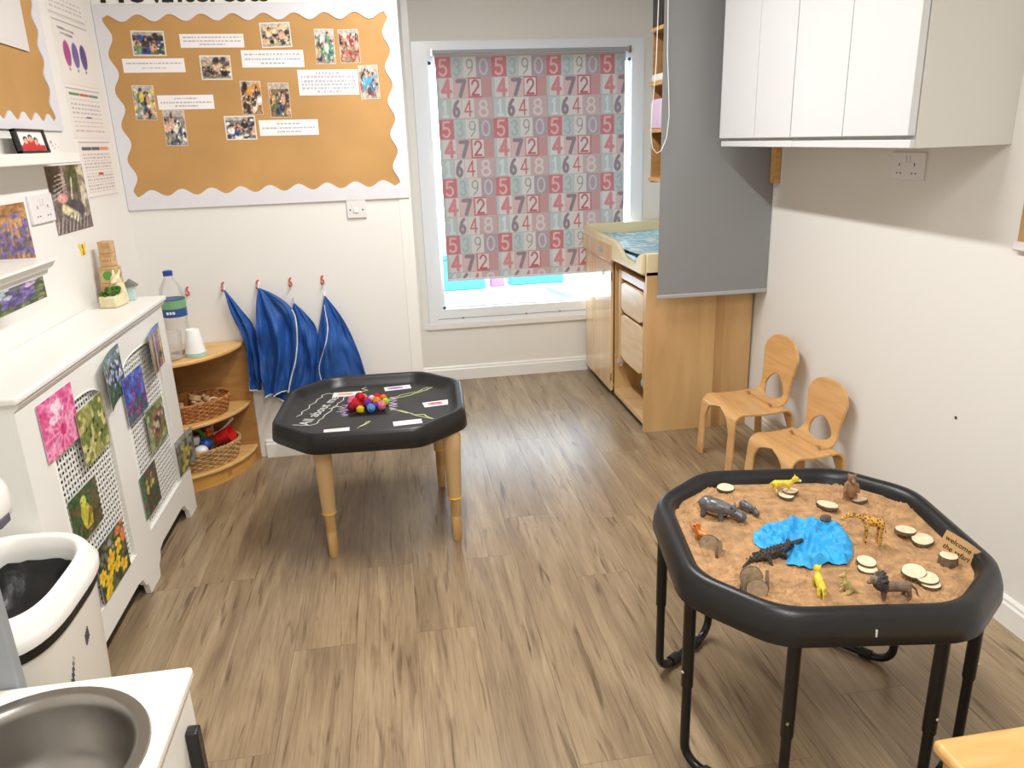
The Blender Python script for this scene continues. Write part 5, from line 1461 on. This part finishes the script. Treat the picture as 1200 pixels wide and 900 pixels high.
build(MB().box((.336, 5.094, .702), (1.555, 5.104, .716)), 'bottom_rail', 'border_white', t, .003)

# ================================================================== CHANGING UNIT
def changing_unit():
    x0, x1, y0, y1 = 1.30, 1.905, 3.844, 5.078
    t = thing('changing_unit', 'pale beech baby changing unit with pull out steps', 'changing unit', (1.6, 4.47, 0))
    bx('side_panel', (x0, y0, 0), (x1, y0 + .02, .905), 'unit_side', t, .001)
    bx('veneer_strip', (1.695, y0 - .0006, .002), (1.745, y0, .903), 'unit_strip', t)
    bx('side_panel', (x0, y1 - .02, .06), (x1, y1, .905), 'unit_side', t, .001)
    bx('back_panel', (x1 - .01, y0 + .02, .06), (x1, y1 - .02, .905), 'unit_side', t)
    bx('divider', (x0 + .005, 4.435, .06), (x1 - .01, 4.455, .885), 'unit_side', t)
    bx('bottom_panel', (x0 + .02, 4.455, .06), (x1 - .01, y1 - .02, .08), 'unit_side', t)
    bx('bay_floor', (x0, y0 + .02, .045), (x1 - .01, 4.435, .075), 'unit_side', t, .002)
    bx('bay_back', (x0 + .2, y0 + .02, .075), (x0 + .21, 4.435, .86), 'unit_side', t)
    bx('plinth', (x0 + .035, y0 + .02, 0), (x0 + .05, y1 - .02, .06), 'dark_gap', t)
    bx('worktop', (x0 - .004, y0, .885), (x1, y1, .905), 'unit_side', t, .002)
    for a, b in ((4.457, 4.858), (4.862, y1)):
        d = bx('door', (x0 - .018, a, .055), (x0, b, .872), 'unit_door', t, .002)
        if a < 4.5:
            build(MB().tube([(x0 - .019, 4.62, .80), (x0 - .024, 4.615, .785), (x0 - .019, 4.625, .77)], .003, 6), 'lock', 'brown_board', d)
            for z in (.12, .76): bx('hinge', (x0 - .02, a - .004, z), (x0 - .01, a + .002, z + .05), 'brown_board', d)
    d = bx('drawer_front', (x0 - .036, 4.40, .88), (x0 - .004, y1, .978), 'unit_door', t, .002)
    bx('maker_plate', (x0 - .0375, 4.58, .915), (x0 - .036, 4.66, .94), 'grey_bar', d)
    # moulded cream changing top with a dip in its front rail
    rail = [(y0 + .003, .893), (y1, .893), (y1, 1.03), (4.38, 1.012), (4.3, 1.0), (4.14, .935), (3.96, .935), (3.91, .985), (3.875, 1.0), (y0 + .003, 1.005)]
    top = build(MB().prism(rail, 'x', x0 - .03, x0 - .002), 'front_rail', 'cream_plastic', t, .008, seg=3)
    bx('end_rail', (x0 - .002, y1 - .03, .897), (x1, y1, 1.04), 'cream_plastic', t, .008, seg=3)
    bx('end_rail', (x0 - .002, y0 + .003, .897), (x1, y0 + .033, 1.005), 'cream_plastic', t, .008, seg=3)
    bx('back_rail', (x1 - .03, y0 + .03, .897), (x1, y1 - .03, 1.06), 'cream_plastic', t, .008, seg=3)
    # folding steps parked in the bay
    s = thing('folding_steps', '', '', (0, 0, 0)); 
    bpy.data.objects.remove(s)
    xs = x0 + .012
    for y in (4.375, 3.915):
        st = build(MB().prism([(y - .018, .24), (y + .018, .24), (y + .018, .83), (y, .85), (y - .018, .83)], 'x', xs, xs + .025), 'step_stringer', 'unit_side', t, .006)
        build(MB().cyl((xs - .004, y, .27), (xs + .03, y, .27), .02, n=14), 'wheel', 'grey_bar', st)
    bx('step_crossbar', (xs + .004, 3.93, .79), (xs + .03, 4.36, .84), 'unit_step', t, .004)
    for a, b in ((.595, .775), (.30, .58)):
        build(MB().prism([(3.94, a + .02), (4.0, a), (4.29, a), (4.35, a + .02), (4.35, b - .02), (4.29, b), (4.0, b), (3.94, b - .02)], 'x', xs + .002, xs + .02), 'step_board', 'unit_step', t, .004)
    m = thing('changing_mat', 'blue wavy patterned changing mat on the unit top', 'changing mat', (1.6, 4.47, .905))
    g = MB(); nx, ny = 16, 30
    def z(u, v): return .905 + .05 + .018 * (abs(2 * u - 1) ** 3 + abs(2 * v - 1) ** 4)
    X0, X1, Y0, Y1 = x0 + .006, x1 - .036, y0 + .04, y1 - .036
    vs = [(X0 + (X1 - X0) * i / nx, Y0 + (Y1 - Y0) * j / ny, z(i / nx, j / ny)) for j in range(ny + 1) for i in range(nx + 1)]
    fs = [(j * (nx + 1) + i, j * (nx + 1) + i + 1, (j + 1) * (nx + 1) + i + 1, (j + 1) * (nx + 1) + i) for j in range(ny) for i in range(nx)]
    build(g.add(vs, fs), 'cover', 'mat_blue', m)
    build(MB().box((X0 + .004, Y0 + .004, .9055), (X1 - .004, Y1 - .004, .95)), 'padding', 'mat_blue', m, .01)
changing_unit()
# ---- grey blind over the shelf unit
t = thing('grey_roller_blind', 'plain grey roller blind covering the shelves over changing unit', 'roller blind', (1.61, 3.72, .79))
bx('blind_fabric', (1.318, 3.719, .80), (1.914, 3.7205, 2.55), 'grey_blind', t)
bx('bottom_bar', (1.316, 3.714, .785), (1.915, 3.726, .806), 'grey_bar', t, .004)
build(MB().cyl((1.31, 3.735, 2.56), (1.915, 3.735, 2.56), .025, n=16), 'roller_tube', 'grey_bar', t)
pts = [(1.285, 3.70, 2.55), (1.283, 3.70, 2.2), (1.277, 3.70, 1.9), (1.262, 3.70, 1.7), (1.258, 3.70, 1.6), (1.268, 3.70, 1.535), (1.29, 3.70, 1.51), (1.312, 3.70, 1.52), (1.338, 3.70, 1.58), (1.348, 3.70, 1.68), (1.342, 3.70, 1.8), (1.332, 3.70, 1.95), (1.328, 3.70, 2.2), (1.33, 3.70, 2.55)]
build(MB().tube(pts, .002, 6), 'bead_chain', 'gloss_white', t)
# ---- shelf unit behind it
t = thing('wall_shelf_unit', 'brown wooden shelf unit half hidden behind the grey blind', 'shelf unit', (1.62, 3.84, 1.36))
bx('back_board', (1.345, 3.93, 1.36), (1.914, 3.945, 2.58), 'brown_board', t)
bx('side_board', (1.89, 3.66, 1.345), (1.914, 3.712, 2.5), 'beech', t)
bx('side_board', (1.89, 3.735, 1.345), (1.914, 3.93, 2.58), 'beech', t)
for z in (1.37, 1.605, 1.825, 2.07, 2.32): bx('shelf_board', (1.325, 3.75, z), (1.89, 3.93, z + .018), 'beech', t, .002)
def packs():
    for i, (a, b, z, h, m, lab, cat) in enumerate(((1.328, 1.45, 2.0885, .2, 'black_plastic', 'black box on a shelf behind the grey blind', 'box'), (1.328, 1.5, 1.8435, .035, 'white_toy', 'folded white cloth on the shelf behind the blind', 'cloth'), (1.326, 1.5, 1.6235, .14, 'out_pale', 'pale packet of wipes on the shelf behind the blind', 'packet'))):
        o = build(MB().prism([(a, z), (b, z), (b, z + h * .8), (b - .01, z + h), (a + .012, z + h), (a, z + h * .85)], 'y', 3.765, 3.915), ['storage_box', 'folded_cloth', 'wipes_packet'][i], m, bevel=.006)
        tag(o, lab, cat)
packs()
# ---- wall cupboards
def cupboard(y0, y1, mid, lab):
    t = thing('wall_cupboard', lab, 'cupboard', (RX - .17, (y0 + y1) / 2, 1.53))
    z1 = 2.45
    bx('carcass', (1.59, y0, 1.53), (RX, y1, z1), 'cab_side', t, .001)
    bx('bottom_rail', (1.572, y0 + .001, 1.531), (1.59, y1 - .001, 1.556), 'cab_gloss', t, .002)
    for a, b in ((y0, mid), (mid, y1)):
        bx('door', (1.562, a + .0022, 1.568), (1.587, b - .0022, z1), 'cab_gloss', t, .0015)
cupboard(2.21, 2.927, 2.567, 'white gloss wall cupboard with pale grey end panel')
cupboard(2.929, 3.6, 3.238, 'white gloss wall cupboard beside the grey blind')
t = thing('wall_notice', 'edge of a framed notice on the wall beyond the cupboards', 'notice', (RX, 1.95, 1.2))
bx('board', (RX - .012, 1.72, 1.24), (RX, 2.112, 1.40), 'card_board', t, .002)
bx('holder', (RX - .02, 1.72, 1.215), (RX, 2.12, 1.245), 'plate', t, .006)
tag(build(MB().lathe([(.006, 0), (.005, .003), (.002, .004)], n=10), 'wall_screw', 'plate_hole', loc=(RX, 2.265, .605), rot=(0, -PI / 2, 0)), 'dark screw head in the bare wall beside the chairs', 'screw')

# ================================================================== CHAIRS
def chair(label, loc, rot, h, D, W, top, bw):
    t = thing('child_chair', label, 'chair', loc, rot)
    # bent plywood shell: seat running down into four legs
    rb = .045; path = []       # (x, z, d) d = drop below seat
    n = 8
    path.append((-.012, 0, h))
    for k in range(5): z = h - rb - (h - rb) * (1 - (k + 1) / 5); path.append((-.012 + .012 * (z / (h - rb)), z, h - z))
    for k in range(1, n + 1): a = PI / 2 * k / n; path.append((rb - rb * math.cos(a), h - rb + rb * math.sin(a), rb - rb * math.sin(a)))
    for k in range(1, 9): path.append((rb + (D - 2 * rb) * k / 8, h - .006 * math.sin(PI * k / 8), 0))
    for k in range(1, n + 1): a = PI / 2 * k / n; path.append((D - rb + rb * math.sin(a), h - rb + rb * math.cos(a), rb - rb * math.cos(a)))
    for k in range(1, 6): z = (h - rb) * (1 - k / 5); path.append((D + .015 * (1 - z / (h - rb)), z, h - z))
    def gap(d):
        lw_ = W / 2 - .048
        if d < .018: return 0
        if d > .1: return lw_
        return lw_ * math.sqrt(max(0, 1 - ((.1 - d) / .082) ** 2)) ** .8
    def strips(rows, outer, inner, nn=7):
        m = MB()
        for s in (-1, 1):
            vs = []
            for (x, z, q) in rows:
                o, g = outer(q), inner(q)
                for k in range(nn + 1):
                    y = s * (g + (o - g) * k / nn); vs.append((x, y, z))
            fs = [(i * (nn + 1) + k, i * (nn + 1) + k + 1, (i + 1) * (nn + 1) + k + 1, (i + 1) * (nn + 1) + k) for i in range(len(rows) - 1) for k in range(nn)]
            m.add(vs, fs)
        return m
    def finish(m, name, mm, th, parent):
        o = build(m, name, mm, parent, world=False, angle=50)
        bm = bmesh.new(); bm.from_mesh(o.data); bmesh.ops.remove_doubles(bm, verts=bm.verts, dist=1e-5); bmesh.ops.recalc_face_normals(bm, faces=bm.faces); bm.to_mesh(o.data); bm.free()
        o.data.polygons.foreach_set('use_smooth', [True] * len(o.data.polygons))
        o.data.set_sharp_from_angle(angle=rad(50))
        s = o.modifiers.new('solid', 'SOLIDIFY'); s.thickness = th; s.offset = 0
        b = o.modifiers.new('bev', 'BEVEL'); b.width = .003; b.segments = 2; b.limit_method = 'ANGLE'; b.angle_limit = rad(50)
        return o
    finish(strips(path, lambda d: W / 2 + .012 * min(1, d / h), gap), 'seat_and_legs', 'beech_chair', .013, t)
    # backrest: paddle with an oval hand hole, its foot lying on the seat
    rows = []; x0 = D - .082; zs = h + .009; L1 = .028; R1 = .05; up = top - zs - R1
    for k in range(5): rows.append((x0 + L1 * k / 4, zs, L1 * k / 4))
    n = 10
    for k in range(1, n + 1): a = rad(82) * k / n; rows.append((x0 + L1 + R1 * math.sin(a), zs + R1 * (1 - math.cos(a)), L1 + R1 * a))
    bxx, bz, bs = rows[-1]
    for k in range(1, 31): f = k / 30; rows.append((bxx + up * f * .13, bz + up * f, bs + up * f))
    S_ = rows[-1][2]; hb, ht = L1 + .02, L1 + .02 + (.135 if h > .28 else .115)
    def outer(q):
        f = q / S_
        w = bw * (.5 - .09 * math.sin(PI * min(1, f / .75)) ** 2) if f < .75 else bw * .5
        if f < .75: w = bw * (.46 - .05 * math.sin(PI * f / .75)) + bw * .04 * max(0, (f - .375) / .375)
        k = (q - (S_ - bw * .42)) / (bw * .42)
        if k > 0: w *= math.sqrt(max(0.0, 1 - k ** 2.6))
        if q < .03: w *= .9 + .1 * q / .03
        return max(w, .002)
    def inner(q):
        if q <= hb or q >= ht: return 0
        f = (q - hb) / (ht - hb); return bw * .285 * (math.sin(PI * f ** .75) ** .62)
    # dense rows near the hole and the top for a clean outline
    dense = []
    for i in range(len(rows) - 1):
        for k in range(3):
            f = k / 3; dense.append(tuple(rows[i][j] + (rows[i + 1][j] - rows[i][j]) * f for j in range(3)))
    dense.append(rows[-1])
    finish(strips(dense, outer, inner, 8), 'backrest', 'beech_chair', .011, t)
    for s in (-1, 1): build(MB().box((D - .1, s * W * .3 - .012, h + .018), (D - .085, s * W * .3 + .004, h + .0195)), 'fixing_plug', 'brown_board', t, world=False)
    return t
chair('taller bentwood child chair beside the changing unit', (1.517, 3.358, 0), rad(3), .313, .305, .35, .645, .30)
chair('lower bentwood child chair behind the sand tray', (1.575, 2.925, 0), rad(6.5), .258, .262, .325, .55, .27)

# ================================================================== BOTTOM CORNERS
def stool():
    t = thing('wooden_stool', 'light wooden stool with rounded top beside the sand tray', 'stool', (1.16, .9, 0))
    x0, x1, y0, y1, z = .966, 1.36, .70, 1.076, .45
    bx('seat', (x0, y0, z - .032), (x1, y1, z), 'shelf_wood', t, .012, seg=4)
    for sx in (0, 1):
        for sy in (0, 1):
            a = (x0 + .03 if sx == 0 else x1 - .03, y0 + .03 if sy == 0 else y1 - .03)
            build(MB().cyl((a[0], a[1], z - .03), (a[0], a[1], 0), .017, .014, 14), 'leg', 'shelf_wood', t)
    for y in (y0 + .03, y1 - .03): build(MB().cyl((x0 + .03, y, .14), (x1 - .03, y, .14), .01, n=10), 'stretcher', 'shelf_wood', t)
    for a, b in (((x0 + .02, y0 + .02), (x1 - .02, y0 + .04)), ((x0 + .02, y1 - .04), (x1 - .02, y1 - .02)), ((x0 + .02, y0 + .04), (x0 + .04, y1 - .04)), ((x1 - .04, y0 + .04), (x1 - .02, y1 - .04))):
        bx('apron_rail', (a[0], a[1], z - .08), (b[0], b[1], z - .03), 'shelf_wood', t, .004)
stool()
def super_ring(cx, cy, rx, ry, z, n=48, e=3.2):
    r = []
    for k in range(n):
        a = 2 * PI * k / n; c, s = math.cos(a), math.sin(a)
        r.append((cx + rx * math.copysign(abs(c) ** (2 / e), c), cy + ry * math.copysign(abs(s) ** (2 / e), s), z(a) if callable(z) else z))
    return r
def bin_():
    cx, cy = -1.005, 1.80
    t = thing('nappy_bin', 'white plastic bin with open lid and black bag inside', 'bin', (cx, cy, 0))
    build(MB().loft([super_ring(cx, cy, .125, .19, .0), super_ring(cx, cy, .13, .2, .02), super_ring(cx, cy, .153, .232, .52)], True, False), 'body', 'bin_body', t)
    build(MB().loft([super_ring(cx, cy, .153, .233, .515), super_ring(cx, cy, .158, .24, .52), super_ring(cx, cy, .159, .242, .548), super_ring(cx, cy, .153, .234, .552)], False, False), 'black_liner_edge', 'black_bag', t)
    zr = lambda base: (lambda a: base + .03 * (-math.cos(a)) * .5 + .012)
    lid = [super_ring(cx, cy, a, b, zr(c) if c > .6 else c) for a, b, c in ((.156, .237, .548), (.166, .25, .55), (.168, .253, .572), (.163, .247, .581), (.152, .234, .604), (.144, .224, .616), (.133, .21, .62), (.125, .199, .612), (.121, .193, .588), (.12, .191, .5))]
    build(MB().loft(lid, False, False), 'lid_rim', 'bin_white', t, angle=60)
    bag = MB(); rr = []
    for k, (f, z) in enumerate(((1.0, .572), (.97, .56), (.9, .53), (.8, .5), (.62, .48), (.3, .475))):
        r = super_ring(cx, cy, .112 * f, .182 * f, z)
        rr.append([(x + .006 * noise.noise((x * 30, y * 30, z * 20)), y + .006 * noise.noise((x * 30, y * 30, z * 20 + 4)), q + .014 * noise.noise((x * 22, y * 22, 3))) for x, y, q in r])
    build(bag.loft(rr, False, True), 'black_bag', 'black_bag', t)
    for k in range(6):
        a = build(MB().box((cx + .1405, 1.70 + k * .006, .36 + .012 * k), (cx + .1475, 1.7015 + k * .006, .385 + .012 * k)), 'printed_line', 'ink_grey', t, smooth=False)
    for k in range(4): build(MB().box((cx + .145, 1.80 + k * .006, .41 + .004 * k), (cx + .1515, 1.803 + k * .006, .44 + .004 * k)), 'printed_line', 'ink_grey', t, smooth=False)
bin_()
def sink():
    x0, x1, y0, y1, z = -1.2, -.475, .72, 1.397, .6
    t = thing('hand_wash_unit', 'white hand wash unit with round steel basin', 'sink unit', (-.84, 1.06, 0))
    bc = (-.705, 1.165); rx, ry = .19, .19
    # top with a round cut-out
    n = 64; ring = [(bc[0] + rx * math.cos(2 * PI * k / n), bc[1] + ry * math.sin(2 * PI * k / n)) for k in range(n)]
    def outer(k):
        a = 2 * PI * k / n; c, s = math.cos(a), math.sin(a)
        tx = ((x1 - bc[0]) / c if c > 0 else (x0 - bc[0]) / c) if abs(c) > 1e-6 else 1e9
        ty = ((y1 - bc[1]) / s if s > 0 else (y0 - bc[1]) / s) if abs(s) > 1e-6 else 1e9
        q = min(tx, ty); return (bc[0] + c * q, bc[1] + s * q)
    out = [outer(k) for k in range(n)]
    for cx_, cy_ in ((x0, y0), (x1, y0), (x1, y1), (x0, y1)):
        i = min(range(n), key=lambda k: (out[k][0] - cx_) ** 2 + (out[k][1] - cy_) ** 2); out[i] = (cx_, cy_)
    m = MB().loft([[(*p, z - .028) for p in ring], [(*p, z) for p in ring], [(*p, z) for p in out], [(*p, z - .028) for p in out], [(*p, z - .028) for p in ring]], False, False)
    build(m, 'worktop', 'white_tile', t, .009, angle=30, seg=3)
    b = MB().lathe([(.206, .0), (.204, .004), (.186, .005), (.178, .0), (.172, -.02), (.165, -.1), (.148, -.14), (.1, -.155), (.03, -.158)], (bc[0], bc[1], z), 56, cap0=False)
    bo = build(b, 'basin', 'steel', t, angle=50)
    build(MB().lathe([(.03, -.156), (.028, -.153), (.012, -.155)], (bc[0], bc[1], z), 20), 'drain', 'steel_rim', bo)
    for a, c in (((x0 + .01, y0 + .01), (x1 - .012, y0 + .03)), ((x0 + .01, y1 - .03), (x1 - .012, y1 - .012)), ((x0 + .01, y0 + .03), (x0 + .03, y1 - .03)), ((x1 - .03, y0 + .03), (x1 - .012, y1 - .03))):
        bx('side_panel', (a[0], a[1], .03), (c[0], c[1], z - .028), 'white_tile', t)
    bx('plinth', (x0 + .03, y0 + .03, 0), (x1 - .04, y1 - .04, .03), 'dark_gap', t)
    build(MB().prism([(1.312, .505), (1.335, .505), (1.338, .50), (1.338, .33), (1.335, .325), (1.312, .325), (1.309, .33), (1.309, .50)], 'x', x1 - .012, x1 + .013), 'handle', 'black_plastic', t, .004)
    bx('column', (-.95, y1 + .002, 0), (-.806, y1 + .03, .98), 'grey_column', t, .004)
    hx, hy = -.80, 1.385
    sp = build(MB().loft([super_ring(hx, hy, a, b, z_, 32, 2.6) for a, b, z_ in ((.045, .05, .955), (.056, .06, .965), (.062, .066, .985), (.06, .064, 1.02), (.045, .05, 1.06))]), 'tap_head', 'bin_white', t, angle=60)
    bx('sensor', (hx + .04, hy - .03, .962), (hx + .0615, hy + .01, .98), 'ink_grey', sp, .003)
sink()
